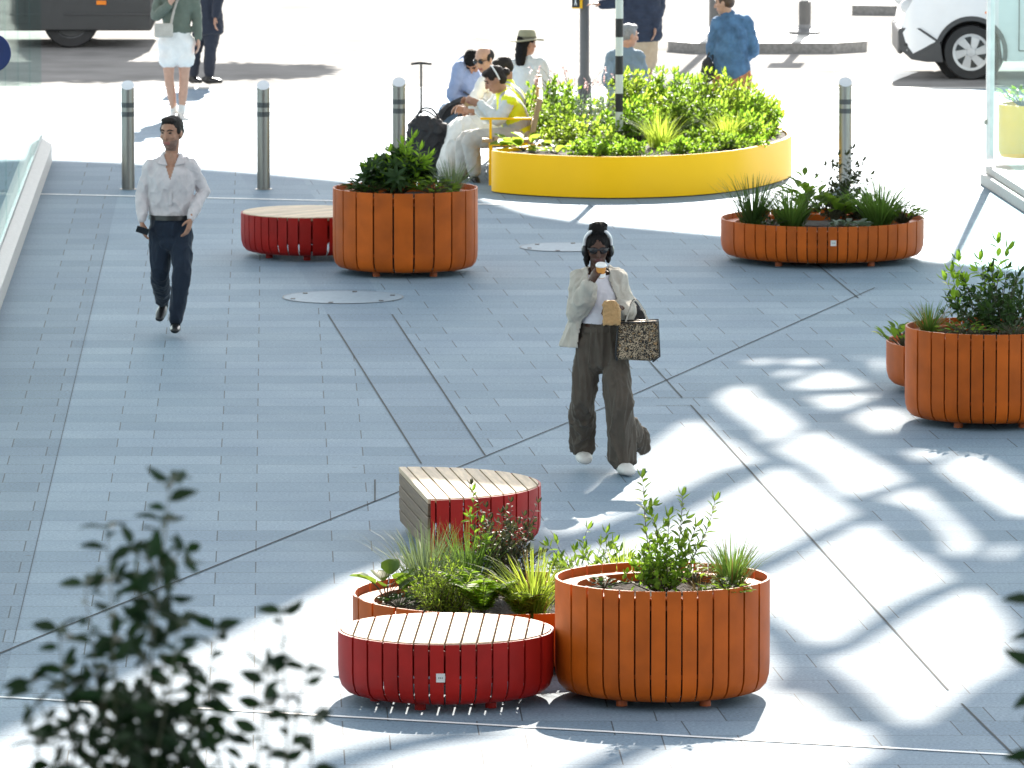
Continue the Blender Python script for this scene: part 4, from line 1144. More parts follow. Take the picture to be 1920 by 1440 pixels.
        part('door_seam', d_, M['black'], t, 0)
        mb = MB(); mb.box((X(2.2), sy * (W / 2 + .012), .98), (.16, .024, .03)); part('door_handle', mb, M['black'], t, 0, bevel=.004)
        mb = MB(); mb.ell((X(.16), sy * (W / 2 - .14), .84), (.17, .10, .11)); part('headlight', mb, M['headlamp'], t, 180)
        mb = MB(); mb.ell((X(1.30), sy * (W / 2 + .11), 1.2), (.07, .11, .09)); part('mirror', mb, M['black'], t, 180)
        mb = MB(); mb.ell((X(1.0), sy * (W / 2 + .004), .78), (.035, .008, .018)); part('side_repeater', mb, M['orangelens'], t, 180)
        mb = MB(); mb.box((X(L + .004), sy * (W / 2 - .1), 1.0), (.02, .1, .5)); part('tail_light', mb, M['redlens'], t, 0)
    mb = MB(); mb.add([(X(1.08), -W / 2 + .18, hood + .20), (X(1.08), W / 2 - .18, hood + .20), (X(1.60), W / 2 - .24, hgt - .13), (X(1.60), -W / 2 + .24, hgt - .13)], [(0, 1, 2, 3)])
    o = part('windscreen', mb, M['carglass'], t, 0); o.location = (-sx * .012, 0, .012)
    mb = MB(); mb.box((X(2.3), 0, .34), (L - .8, W - .5, .16)); part('underbody', mb, M['black'], t, 0)
    return t
xw = xat(1822, 88.9, .3)
make_van((xw - .81, 89.0 + .86, -.025), False, 'white van with dark grey lower bumper, front wheel showing, beside the glass pavilion', M['vanwhite'])
# dark van: long tail toward the picture centre
xr = xat(292, 94.0, .3)
tv = make_van((xr - 4.95, 94.0 + .95, -.025), False, 'dark charcoal van with an orange side lamp, behind the woman in white shorts', M['vandark'], W=1.9, wr=.34, fo=.86, wb=3.05, L=4.95, hgt=1.95, bz=.215, front_plastic=True, wheel_style='spoke', cover=True)
mb = MB(); mb.box((xat(190, 94.0, .5) - (xr - 4.95), -.957, at(190, 5, 94.0).z + .025), (.12, .014, .05)); part('side_marker_lamp', mb, M['orangelens'], tv, 0, bevel=.004)
mb = MB(); mb.box((xat(190, 94.0, .5) - (xr - 4.95) + .12, -.955, at(190, 26, 94.0).z + .02), (1.15, .012, .022)); part('rubbing_strip', mb, M['plastic'], tv, 0, bevel=.004)
# ------------------------------------------------------------------ people
def skinmat(name, col): return mat(name, col, .5, var=.08, scale=25, spec=.35)
def cloth(name, col, var=.08, rough=.85, scale=14, bump=.15): return mat(name, col, rough, var=var, scale=scale, bump=bump, bscale=250, spec=.25, sheen=.1)
M['skin_light'] = skinmat('light_skin', (.46, .27, .19)); M['skin_tan'] = skinmat('tanned_skin', (.36, .19, .125)); M['skin_dark'] = skinmat('dark_brown_skin', (.075, .035, .022))
M['lips'] = skinmat('lips', (.30, .11, .09)); M['lips_dark'] = skinmat('dark_lips', (.09, .03, .028)); M['stubble'] = skinmat('stubbled_skin', (.20, .12, .09))
M['hair_dark'] = mat('dark_brown_hair', (.014, .010, .008), .65, spec=.3, var=.3, scale=60, stretch=(3, 3, .5)); M['hair_black'] = mat('black_hair', (.006, .005, .005), .75, spec=.2, var=.3, scale=60)
M['hair_brown'] = mat('brown_hair', (.06, .03, .016), .5, var=.3, scale=60); M['hair_grey'] = mat('grey_hair', (.22, .23, .24), .6, var=.2, scale=60)
M['eye'] = mat('eye_dark', (.02, .014, .012), .15); M['lens'] = mat('dark_sunglass_lens', (.01, .01, .012), .06)
M['shirt_white'] = cloth('white_striped_shirt', (.55, .51, .52)); M['tee_white'] = cloth('white_jersey', (.62, .61, .66)); M['cream'] = cloth('cream_cardigan', (.47, .44, .385), .12, bump=.4)
M['navy_trouser'] = cloth('navy_trousers', (.012, .020, .036)); M['olive'] = cloth('grey_olive_trousers', (.088, .073, .058)); M['navy_suit'] = cloth('dark_navy_suit', (.025, .03, .045))
M['white_cloth'] = cloth('white_cotton', (.74, .73, .70)); M['grey_green'] = cloth('grey_green_top', (.12, .145, .115)); M['denim'] = cloth('blue_denim', (.07, .145, .26), .4, scale=9)
M['pattern'] = cloth('orange_patterned_cloth', (.40, .17, .085), .6, scale=28); M['bluegrey'] = cloth('blue_grey_shirt', (.17, .24, .30)); M['pale_shirt'] = cloth('pale_linen_shirt', (.56, .60, .61))
M['blue_shirt'] = cloth('light_blue_shirt', (.25, .32, .50)); M['jeans'] = cloth('washed_jeans', (.16, .24, .34)); M['beige'] = cloth('beige_shorts', (.46, .33, .22)); M['stonecloth'] = cloth('stone_trousers', (.46, .44, .41))
M['puffer'] = cloth('navy_puffer', (.028, .034, .055), .2); M['hivis'] = cloth('hi_vis_yellow', (.72, .78, .02), .06, rough=.7); M['reflect'] = mat('silver_reflective_tape', (.40, .42, .44), .5, .0)
M['shoe_black'] = mat('black_leather', (.012, .012, .013), .3); M['shoe_white'] = mat('white_trainer', (.62, .61, .58), .6, var=.08); M['hat'] = cloth('olive_felt_hat', (.26, .25, .17)); M['hatband'] = cloth('dark_hat_band', (.12, .11, .08))
M['paper'] = mat('brown_paper', (.40, .24, .10), .7, var=.15, bump=.4); M['cup_orange'] = mat('orange_paper_cup', (.65, .27, .05), .5); M['silver'] = mat('silver_plastic', (.62, .62, .63), .35, .2)
def leopard():
    m, nt, b = _nt('leopard_print')
    tc = nt.nodes.new('ShaderNodeTexCoord'); vo = nt.nodes.new('ShaderNodeTexVoronoi'); vo.inputs['Scale'].default_value = 30; vo.feature = 'DISTANCE_TO_EDGE'
    no = nt.nodes.new('ShaderNodeTexNoise'); no.inputs['Scale'].default_value = 22
    mx = nt.nodes.new('ShaderNodeMixRGB'); mx.inputs['Fac'].default_value = .05
    nt.links.new(tc.outputs['Object'], mx.inputs['Color1']); nt.links.new(no.outputs['Color'], mx.inputs['Color2']); nt.links.new(mx.outputs[0], vo.inputs['Vector'])
    r = nt.nodes.new('ShaderNodeValToRGB'); r.color_ramp.interpolation = 'CONSTANT'
    e = r.color_ramp.elements; e[0].color = (.42, .33, .22, 1); e[0].position = 0; e[1].color = (.012, .011, .010, 1); e[1].position = .055
    x = e.new(.30); x.color = (.30, .19, .09, 1)
    nt.links.new(vo.outputs['Distance'], r.inputs['Fac']); nt.links.new(r.outputs['Color'], b.inputs['Base Color']); b.inputs['Roughness'].default_value = .8
    return m
M['leopard'] = leopard()

class Fig:
    """Joints are given as (px, py, depth offset); 'a' is the image-left side, 'b' the image-right side."""
    def __init__(s, Y, fx, label, J, yaw=0, pitch=0, roll=0, skin='skin_light', size=1.0, voxel=.008, hs=1.0, w=1.0, dep=1.0, group=None, hands=None, shod=True):
        s.shod = shod
        s.base = V((xat(fx, Y, 0), Y, 0)); s.vx = voxel; s.size = size; s.w = w * size; s.dep = dep * size; s.hs = hs * size
        s.J = {k: at(v[0], v[1], Y + v[2]) - s.base for k, v in J.items()}
        s.skin = skin; s.label = label; s.group = group
        ya, pi_, ro = [math.radians(q) for q in (yaw, pitch, roll)]
        f = V((math.sin(ya) * math.cos(pi_), -math.cos(ya) * math.cos(pi_), -math.sin(pi_)))
        r = V((math.cos(ya), math.sin(ya), 0)); r = Matrix.Rotation(ro, 3, f) @ r
        u = f.cross(r) * -1; u = r.cross(f) * -1 if u.z < 0 else u
        if u.z < 0: u = -u
        s.f, s.r, s.u = f, r, u
        s.hm = Matrix((r, f, u)).transposed()     # head frame: x = r, y = face direction, z = up
        s.hc = s.J['head']
        s.hands = hands or {}
        j = s.J
        s.side = (j['sh_b'] - j['sh_a']).normalized()
        s.sidep = (j['hip_b'] - j['hip_a']).normalized()
        j.setdefault('pelvis', (j['hip_a'] + j['hip_b']) / 2)
        j.setdefault('shm', (j['sh_a'] + j['sh_b']) / 2)
    def hp(s, x, y, z): return s.hc + s.hm @ V((x, y, z)) * s.hs
    def hell(s, mb, c, r): mb.ell(s.hp(*c), [q * s.hs for q in r], s.hm)
    def torso(s, mb, g=0.0, low=-.10, top=True, hipw=.165, waistw=.140, chestw=.160, belly=.112, flare=0.0):
        j = s.J; p, wv, c, sm = j['pelvis'], j['waist'], j['chest'], j['shm']
        up = (wv - p).normalized()
        W, D = s.w, s.dep
        low = low - .05 if low < .08 and low != 0 else low
        pts = [p + up * low] + ([p] if low < .02 else []) + [wv, c, sm + (sm - c).normalized() * .0]
        rr = [((hipw + flare) * W + g, (.108 + flare) * D + g)] + ([(hipw * W + g, .110 * D + g)] if low < .02 else []) + [(waistw * W + g, belly * D + g), (chestw * W + g, .118 * D + g), (.125 * W + g, .075 * D + g)]
        if low == 0: pts, rr = pts[1:], rr[1:]
        mb.tube(pts, rr, side=s.side, n=20, k=4, capk=.3)
        # shoulder yoke
        mb.tube([j['sh_a'] + V((0, 0, -.006)), sm + V((0, 0, .018)), j['sh_b'] + V((0, 0, -.006))], [(.046 * s.size + g, .05 * s.size + g), (.060 * s.size + g, .066 * s.size + g), (.046 * s.size + g, .05 * s.size + g)], side=(0, 0, 1), n=12, k=4)
        mb.tube([sm, sm.lerp(j['neck'], .7)], [.085 * s.size + g, .058 * s.size + g], n=12, k=1)
    def arm(s, mb, k, g=0.0, t=1.0, r=(.052, .043, .036, .027), cuff=None):
        j = s.J; a, b, c = j['sh_' + k], j['el_' + k], j['wr_' + k]; z = s.size
        m = b.lerp(c, .4); e = b.lerp(c, t)
        rr = [r[0] * z + g, (r[0] + r[1]) / 2 * z + g, r[1] * z + g, r[2] * z * 1.06 + g, (r[2] + (r[3] - r[2]) * t) * z + g if cuff is None else cuff]
        mb.tube([a, a.lerp(b, .5), b, m, e], rr, n=14, k=4)
    def leg(s, mb, k, g=0.0, t=1.0, r=(.088, .075, .057, .056, .038), hem=None, foot=None):
        j = s.J; a, b, c = j['hip_' + k], j['kn_' + k], j['an_' + k]; z = s.size
        if t <= .5:
            e = a.lerp(b, t * 2); mb.tube([a, a.lerp(e, .5), e], [r[0] * z + g, r[1] * z + g, (hem or r[1] * z + g)], n=16, k=4); return
        e = b.lerp(c, (t - .5) * 2)
        mb.tube([a, a.lerp(b, .5), b, b.lerp(e, .45), e], [r[0] * z + g, r[1] * z + g, r[2] * z + g, r[3] * z + g, hem or r[4] * z + g], n=16, k=4)
    def hand(s, mb, k):
        if k not in s.hands: return
        d, pn, curl = s.hands[k][:3]; flip = s.hands[k][3] if len(s.hands[k]) > 3 else 1
        d = V(d).normalized(); pn = V(pn); pn = (pn - d * pn.dot(d)).normalized(); ts = d.cross(pn).normalized() * flip
        w0 = s.J['wr_' + k]; z = s.size
        mb.tube([w0 - d * .02, w0 + d * .02, w0 + d * .06, w0 + d * .09], [(.026 * z, .020 * z), (.030 * z, .018 * z), (.040 * z, .017 * z), (.039 * z, .014 * z)], side=ts, n=12, k=3)
        for i, L in enumerate((.074, .082, .077, .060)):
            q = w0 + d * .092 * z + ts * (.029 - i * .0195) * z; dd = d.copy(); pts = [q - d * .02]
            fan = ts * (.10 - .07 * i)
            for sgm in (.45, .32, .27):
                an = curl * (.75 + .08 * i)
                dd = (dd * math.cos(an) + pn * math.sin(an)).normalized()
                nx = dd.cross(ts); pn2 = pn * math.cos(an) - d * 0
                pts.append(pts[-1] + (dd + fan * .3).normalized() * L * sgm * z + (d * .02 if len(pts) == 1 else V()))
            mb.tube(pts, [.0095 * z, .0092 * z, .0085 * z, .0072 * z], n=8, k=2)
        q = w0 + d * .025 * z + ts * .026 * z; e = (d * .55 + ts * .62 + pn * (.25 + .3 * curl)).normalized()
        e2 = (d * .85 + ts * .15 + pn * (.3 + .4 * curl)).normalized()
        mb.tube([q, q + e * .042 * z, q + e * .042 * z + e2 * .034 * z], [.013 * z, .011 * z, .0085 * z], n=8, k=2)
    def build(s, mats=None, beard=False, bare=('legs',), facemat=None, fine=1.0, lips='lips', eyes=True, brow='hair_dark'):
        j = s.J; mb = MB(); z = s.size
        s.torso(mb, -.014, low=-.03)
        mb.tube([j['shm'] + V((0, 0, .0)), j['neck'], s.hp(0, -.015, -.05)], [(.07 * z, .055 * z), (.054 * z, .056 * z), (.052 * s.hs, .058 * s.hs)], side=s.side, n=14, k=3)
        for k in 'ab':
            s.arm(mb, k, -.006); s.hand(mb, k)
            s.leg(mb, k, -.006, .97)
            if not s.shod and 'toe_' + k in j:
                a, t = j['an_' + k], j['toe_' + k]
                mb.tube([a, a.lerp(t, .3), t], [.034 * z, .034 * z, .022 * z], n=10, k=2)
        # head
        for c, r in (((0, -.012, .035), (.073, .092, .083)), ((0, .012, -.01), (.064, .078, .085)), ((0, .028, -.055), (.052, .058, .052)), ((0, .052, -.092), (.027, .027, .020)),
                     ((0, .070, .034), (.052, .018, .012)), ((-.038, .058, -.018), (.022, .022, .02)), ((.038, .058, -.018), (.022, .022, .02)),
                     ((0, .082, -.058), (.024, .012, .006)), ((0, .080, -.068), (.019, .012, .006)),
                     ((-.076, -.008, -.005), (.009, .020, .031)), ((.076, -.008, -.005), (.009, .020, .031))): s.hell(mb, c, r)
        mb.tube([s.hp(0, .082, .022), s.hp(0, .100, -.012), s.hp(0, .104, -.028)], [.009 * s.hs, .012 * s.hs, .014 * s.hs], n=8, k=2)
        ms = [M[s.skin], M[lips], M['stubble']]
        me = remesh(mb, 'person', ms, s.vx * .8, 3)
        inv = s.hm.transposed()
        for p in me.polygons:
            q = inv @ (V(p.center) - s.hc) / s.hs
            if abs(q.x) < .026 and q.y > .07 and -.074 < q.z < -.050: p.material_index = 1
            elif beard and q.z < -.045 and q.y > -.0 and q.z > -.125 and abs(q.x) < .09: p.material_index = 2
        o = link('person', me, None, s.base); tag(o, s.label, 'person', s.group); s.o = o
        if eyes:
            for sx in (-1, 1):
                mb = MB(); mb.ell(s.hp(sx * .030, .077, .012), [.013 * s.hs, .009 * s.hs, .006 * s.hs], s.hm, 10, 8); part('eye', mb, M['eye'], o, 180)
                mb = MB(); mb.tube([s.hp(sx * .013, .087, .029), s.hp(sx * .032, .084, .036), s.hp(sx * .052, .070, .029)], [.0045, .005, .003], n=6, k=2); part('eyebrow', mb, M[brow], o, 180)
        return o
    def wear(s, name, mb, m, voxel=None, smooth=4, amp=.006, sc=(9, 9, 9), mask=None, label=None):
        me = remesh(mb, name, m, voxel or s.vx, smooth)
        if amp: wrinkle(me, amp, sc, random.uniform(0, 50), mask=mask)
        o = link(name, me, s.o)
        if label: o['label'] = label
        return o
    def shoe(s, k, m, heel=.0, big=1.0):
        a, t = s.J['an_' + k], s.J['toe_' + k]; d = (t - a); mb = MB(); z = s.size * big
        hl = V((a.x, a.y, 0)) ; 
        dn = V((d.x, d.y, d.z)); L = dn.length
        ax = dn.normalized(); upv = V((0, 0, 1)); sd = ax.cross(upv); sd = sd.normalized() if sd.length > .05 else V((1, 0, 0)); up = sd.cross(ax).normalized()
        # sole line runs under ankle to toe
        h0 = a - up * .055 * z - ax * .045 * z
        pts = [h0, a - up * .052 * z + ax * .01, a.lerp(t, .55) - up * .022 * z, t - up * .004]
        mb.tube(pts, [(.033 * z, .032 * z), (.036 * z, .040 * z), (.046 * z, .034 * z), (.036 * z, .024 * z)], side=sd, n=14, k=4)
        mb.tube([a - up * .05, a + V((0, 0, .045))], [.042 * z, .042 * z], n=12, k=1)
        return s.wear('shoe', mb, m, s.vx * .8, 2, 0)
    def hair(s, ells, m, name='hair', tubes=(), amp=.004, voxel=None):
        mb = MB()
        for c, r in ells: s.hell(mb, c, r)
        for pts, rad in tubes: mb.tube([s.hp(*p) for p in pts], [r * s.hs for r in rad], n=10, k=3)
        return s.wear(name, mb, m, voxel or s.vx * .8, 2, amp, (40, 40, 18))
SHORT = [((0, -.022, .050), (.080, .092, .078)), ((0, -.045, .01), (.076, .068, .07)), ((0, .035, .098), (.060, .045, .026)), ((-.066, .006, .03), (.014, .028, .035)), ((.066, .006, .03), (.014, .028, .035))]

# --- the walking man in the white shirt
f = Fig(62.1, 322, 'person walking in an open-necked white shirt and navy trousers, short dark hair', dict(
    head=(321, 250, -.02), neck=(322, 288, .02), sh_a=(284, 312, .02), sh_b=(358, 310, .0), el_a=(267, 363, .03), wr_a=(266, 412, -.06), el_b=(381, 357, .06), wr_b=(358, 409, -.14),
    chest=(321, 335, .0), waist=(320, 388, .02), hip_a=(303, 430, .03), hip_b=(338, 430, .0), kn_a=(300, 512, .05), an_a=(305, 566, .50), toe_a=(299, 597, .36), kn_b=(341, 513, -.10), an_b=(329, 603, -.08), toe_b=(328, 619, -.27)),
    yaw=-24, pitch=3, skin='skin_tan', voxel=.008, hs=1.12, w=1.06, hands=dict(a=((.03, -.25, -1), (.9, -.1, 0), .5, -1), b=((-.22, -.25, -1), (-.8, .3, .1), .4, -1)))
f.build(beard=True)
f.hair(SHORT, M['hair_dark'])
mb = MB(); f.torso(mb, .014, low=.10, hipw=.150, waistw=.152, chestw=.168); f.arm(mb, 'a', .010, .97, r=(.050, .041, .035, .027), cuff=.036); f.arm(mb, 'b', .010, .97, r=(.050, .041, .035, .027), cuff=.036)
sh = f.wear('shirt', mb, [M['shirt_white'], M['skin_tan']], amp=.016, sc=(10, 10, 6.0))
for p in sh.data.polygons:
    c = V(p.center); zt = f.J['neck'].z - .03; q = (c.z - (zt - .17)) / .17
    cx = f.J['shm'].x - .004
    if 0 < q < 1.4 and abs(c.x - cx) < .058 * q and c.y < f.J['shm'].y - .02: p.material_index = 1
for sg in (-1, 1):
    mb = MB(); n_ = f.J['neck']; x0 = n_.x
    a = V((x0 + sg * .068, n_.y - .02, n_.z + .005)); b = V((x0 + sg * .030, n_.y - .125, n_.z - .085)); c = V((x0 + sg * .105, n_.y - .10, n_.z - .075)); d = V((x0 + sg * .088, n_.y + .04, n_.z - .01))
    th = V((0, -.006, .004)); mb.add([a, b, c, d, a + th, b + th, c + th, d + th], [(0, 1, 2, 3), (7, 6, 5, 4), (0, 4, 5, 1), (1, 5, 6, 2), (2, 6, 7, 3), (3, 7, 4, 0)]); part('collar', mb, M['shirt_white'], f.o, 0)
mb = MB(); n_ = f.J['neck']; mb.tube([(f.J['shm'].x + .0, n_.y - .135, n_.z - .21), (f.J['waist'].x + .0, f.J['waist'].y - .142, f.J['waist'].z + .03)], [(.016, .004)] * 2, side=(1, 0, 0), n=8, k=1); part('button_placket', mb, M['shirt_white'], f.o, 180)
mb = MB(); f.torso(mb, .014, low=-.06, hipw=.158, waistw=.146) if False else None
p_, w_ = f.J['pelvis'], f.J['waist']
mb.tube([p_ + V((0, 0, -.08)), p_, p_.lerp(w_, .60)], [(.150, .108), (.168, .126), (.168, .128)], side=f.sidep, n=20, k=4, capk=.1)
mb.ell(p_ + V((0, -.01, -.10)), (.11, .115, .09)); mb.ell(p_ + V((0, 0, -.04)), (.15, .12, .09))
for k in 'ab': f.leg(mb, k, .012, .97, r=(.088, .080, .064, .058, .050), hem=.056)
f.wear('trousers', mb, M['navy_trouser'], amp=.013, sc=(9, 9, 5))
mb = MB(); q = p_.lerp(w_, .60); mb.tube([q + V((0, 0, -.026)), q + V((0, 0, .012))], [(.184, .146), (.182, .144)], side=f.sidep, n=24, k=1, cap=False); part('belt', mb, M['shoe_black'], f.o, 60)
for k in 'ab': f.shoe(k, M['shoe_black'])
c = at(267, 432, 61.95)
t = thing('mobile_phone', c, 'thin dark phone held low in the hand of the walking man', 'phone')
mb = MB(); mb.box((0, 0, 0), (.10, .07, .009), Matrix.Rotation(math.radians(18), 3, 'Y') @ Matrix.Rotation(math.radians(-50), 3, 'X')); part('phone_case', mb, M['shoe_black'], t, 0, bevel=.003)

# --- the walking woman with headphones
f = Fig(53.4, 1122, 'person walking in headphones, cream cardigan and wide grey trousers, sipping from a cup', dict(
    head=(1121, 468, -.05), neck=(1121, 507, .0), sh_a=(1087, 522, .02), sh_b=(1157, 520, .02), el_a=(1080, 590, -.02), wr_a=(1108, 532, -.24), el_b=(1176, 583, .04), wr_b=(1166, 577, -.20),
    chest=(1121, 548, .0), waist=(1122, 606, .0), hip_a=(1107, 645, .0), hip_b=(1148, 645, .0), kn_a=(1093, 745, .05), an_a=(1092, 838, .28), toe_a=(1098, 862, .10), kn_b=(1160, 748, -.12), an_b=(1168, 859, -.02), toe_b=(1180, 883, -.20)),
    yaw=2, pitch=6, skin='skin_dark', voxel=.008, hs=1.0, w=.92, dep=.95, hands=dict(a=((.35, -.35, .85), (.6, .55, -.2), .75, 1), b=((-.75, -.45, .1), (.0, .3, -1), .6, 1)))
f.build(lips='lips_dark', eyes=False)
f.hair([((0, -.022, .042), (.086, .098, .088)), ((0, -.05, -.01), (.080, .066, .095)), ((0, .0, .145), (.060, .06, .05)), ((.03, -.01, .165), (.035, .035, .03)), ((-.035, .0, .155), (.03, .04, .03)), ((-.076, -.02, -.05), (.022, .035, .075)), ((.074, -.03, -.04), (.02, .03, .065))], M['hair_black'], amp=.008)
mb = MB()
for sx in (-1, 1): mb.ell(f.hp(sx * .032, .086, .010), [.032, .012, .024], f.hm)
mb.tube([f.hp(-.07, .06, .02), f.hp(0, .098, .018), f.hp(.07, .06, .02)], [.006, .006, .006], n=6); part('sunglasses', mb, M['lens'], f.o, 180)
mb = MB(); mb.tube([f.hp(-.093, -.01, .0), f.hp(-.088, 0, .08), f.hp(-.052, .022, .132), f.hp(0, .030, .146), f.hp(.052, .022, .132), f.hp(.088, 0, .08), f.hp(.093, -.01, 0)], [(.017, .011)] * 7, side=f.f, n=8); hd = part('headphone_band', mb, M['silver'], f.o, 180)
for sx in (-1, 1):
    mb = MB(); mb.ell(f.hp(sx * .092, -.008, -.008), [.022, .036, .046], f.hm); part('ear_cup', mb, M['shoe_black'], hd, 180)
# white crop top
mb = MB(); f.torso(mb, .004, low=0, waistw=.140, hipw=.150); j = f.J
top = remesh(mb, 'crop_top', M['tee_white'], .008, 3); wrinkle(top, .006, (10, 10, 10), 3)
bm = bmesh.new(); bm.from_mesh(top); zc = at(1122, 608, 53.3).z - f.base.z
bmesh.ops.bisect_plane(bm, geom=bm.verts[:] + bm.edges[:] + bm.faces[:], plane_co=(0, 0, zc), plane_no=(.05, 0, 1), clear_inner=True)
nz = j['neck'].z - .005
bmesh.ops.bisect_plane(bm, geom=bm.verts[:] + bm.edges[:] + bm.faces[:], plane_co=(0, j['neck'].y - .05, nz - .03), plane_no=(0, .55, -1), clear_inner=True)
bm.to_mesh(top); bm.free(); link('crop_top', top, f.o)
# cardigan
mb = MB(); sm = j['shm']; hemc = at(1112, 652, 53.45) - f.base; wst = at(1117, 600, 53.42) - f.base
mb.tube([hemc, wst, j['chest'] + V((-.005, 0, 0)), sm], [(.235, .16), (.19, .145), (.172, .14), (.145, .095)], side=f.side, n=24, k=5)
mb.tube([j['sh_a'], sm + V((0, .01, .02)), j['sh_b']], [(.054, .058), (.078, .085), (.054, .058)], side=(0, 0, 1), n=12, k=4)
f.arm(mb, 'a', .018, .93, r=(.046, .053, .052, .040), cuff=.054); f.arm(mb, 'b', .018, .90, r=(.046, .051, .048, .038), cuff=.050)
card = remesh(mb, 'cardigan', M['cream'], .008, 4); wrinkle(card, .017, (11, 11, 5), 11)
bm = bmesh.new(); bm.from_mesh(card); dele = []
za = j['neck'].z; zb = hemc.z; cx = sm.x
def armdist(p):
    d = 9
    for k in 'ab':
        for u, v in ((j['el_' + k], j['wr_' + k]), (j['sh_' + k].lerp(j['el_' + k], .5), j['el_' + k])):
            ab = v - u; tt = max(0, min(1, (p - u).dot(ab) / ab.dot(ab))); d = min(d, (p - (u + ab * tt)).length)
    return d
for fc in bm.faces:
    c = fc.calc_center_median(); t_ = (za - c.z) / (za - zb)
    wl = -.040 - .115 * max(0, t_) ** .8; wr_ = .045 + .19 * max(0, t_) ** .8
    ad = armdist(c)
    if c.z < zb + .012 or (c.y < sm.y + .02 and wl < c.x - cx < wr_ and ad > .086): dele.append(fc)
    elif c.y < sm.y + .05 and c.z > za - .045 and abs(c.x - cx) < .075: dele.append(fc)
bmesh.ops.delete(bm, geom=dele, context='FACES'); bm.to_mesh(card); bm.free()
o = link('cardigan', card, f.o); so_ = o.modifiers.new('thickness', 'SOLIDIFY'); so_.thickness = .008; so_.offset = -1
# trousers, wide
mb = MB(); p_, w_ = j['pelvis'], j['waist']
mb.tube([p_ + V((0, 0, -.10)), p_, p_.lerp(w_, .78)], [(.148, .112), (.148, .115), (.128, .105)], side=f.sidep, n=20, k=4)
f.leg(mb, 'a', .014, .99, r=(.080, .076, .070, .070, .07), hem=.084); f.leg(mb, 'b', .014, .99, r=(.080, .078, .074, .074, .07), hem=.090)
a_, k_ = j['an_b'], j['kn_b']; tr = at(1205, 832, 53.75) - f.base
mb.tube([k_ + V((.02, .05, -.05)), k_.lerp(a_, .5) + V((.05, .12, 0)), tr + V((0, 0, .02))], [(.06, .06), (.06, .085), (.045, .10)], side=(1, 0, 0), n=14)
f.wear('trousers', mb, M['olive'], amp=.028, sc=(14, 14, 2.0))
mb = MB(); q = p_.lerp(w_, .74); mb.tube([q + V((0, 0, -.02)), q + V((0, 0, .018))], [(.137, .110)] * 2, side=f.sidep, n=24, k=1, cap=False); part('waistband', mb, M['olive'], f.o, 60)
for k in 'ab': f.shoe(k, M['shoe_white'], big=1.3)
# cup
c = at(1127, 506, 53.13)
t = thing('takeaway_cup', c, 'small orange takeaway cup with white lid raised to the mouth of the walking woman', 'cup')
R3 = Matrix.Rotation(math.radians(-14), 3, 'X')
mb = MB(); mb.lathe([(.026, -.055), (.036, .030)], 24); o = part('cup_body', mb, M['cup_orange'], t, 40); o.rotation_euler = (.25, 0, 0)
mb = MB(); mb.lathe([(.038, .028), (.040, .034), (.038, .038), (.034, .046), (.032, .048)], 24); q = part('lid', mb, M['white'], t, 40); q.rotation_euler = (.25, 0, 0)
mb = MB(); mb.lathe([(.0295, -.05), (.0330, -.02)], 24, cap=False); q = part('paper_sleeve', mb, M['white'], t, 40); q.rotation_euler = (.25, 0, 0)
# pastry bag
c = at(1147, 590, 53.08)
t = thing('paper_bag', c, 'crumpled brown paper bag of pastry in the hand of the walking woman', 'paper bag')
mb = MB(); mb.box((0, 0, -.015), (.115, .05, .11)); mb.ell((0, 0, .05), (.055, .03, .05)); mb.ell((-.02, 0, .07), (.045, .025, .03))
me = remesh(mb, 'bag_paper', M['paper'], .007, 2); wrinkle(me, .010, (22, 22, 22), 5); link('bag_paper', me, t)
# handbag
c = at(1193, 676, 53.2)
t = thing('tote_bag', c, 'leopard print tote bag with black trim on the forearm of the walking woman', 'bag')
Wb, Hb = .30, .275
def trap(mb, y0, y1, s=1.0, g=0.0):
    pts = [(-.135, .0), (.115, .012), (.155, .05), (.125, .29), (-.15, .255), (-.145, .03)]
    pts = [(x * s + (g if x > 0 else -g), z + (g if z > .1 else -g)) for x, z in pts]; k = len(pts)
    mb.add([(x, y0, z) for x, z in pts] + [(x, y1, z) for x, z in pts], [tuple(range(k)), tuple(reversed(range(k, 2 * k)))] + [(i, (i + 1) % k, k + (i + 1) % k, k + i)[::-1] for i in range(k)])
mb = MB(); trap(mb, -.065, .065); t.rotation_euler = (0, math.radians(5), 0); o = part('bag_body', mb, M['leopard'], t, 30, bevel=.02)
mb = MB()
for y in (-.067, .067): mb.tube([(.115, y, .012), (.157, y, .05), (.127, y, .29), (-.15, y, .257), (-.147, y, .03), (-.135, y, 0)], [.0065] * 6, n=6, k=1)
part('black_trim', mb, M['shoe_black'], t, 180)
for y in (-.05, .05):
    mb = MB(); mb.tube([(.06, y, .28), (.0, y * .8, .38), (-.045, y * .6, .42), (-.075, y * .8, .37), (-.10, y, .26)], [.006] * 5, n=8); part('handle', mb, M['cream'] if y < 0 else M['shoe_black'], t, 180)
c = at(1187, 606, 53.42)
t = thing('black_pouch', c, 'black bag tucked behind the leopard print tote', 'bag')
mb = MB(); mb.box((0, 0, -.02), (.17, .06, .22)); mb.ell((0, 0, .08), (.075, .03, .045)); me = remesh(mb, 'pouch_body', M['blackcloth'], .01, 3); wrinkle(me, .008, (14, 14, 14), 2); link('pouch_body', me, t)
mb = MB(); mb.tube([(-.05, 0, .10), (.0, -.01, .16), (.05, 0, .10)], [.006] * 3, n=6); part('handle', mb, M['blackcloth'], t, 180)

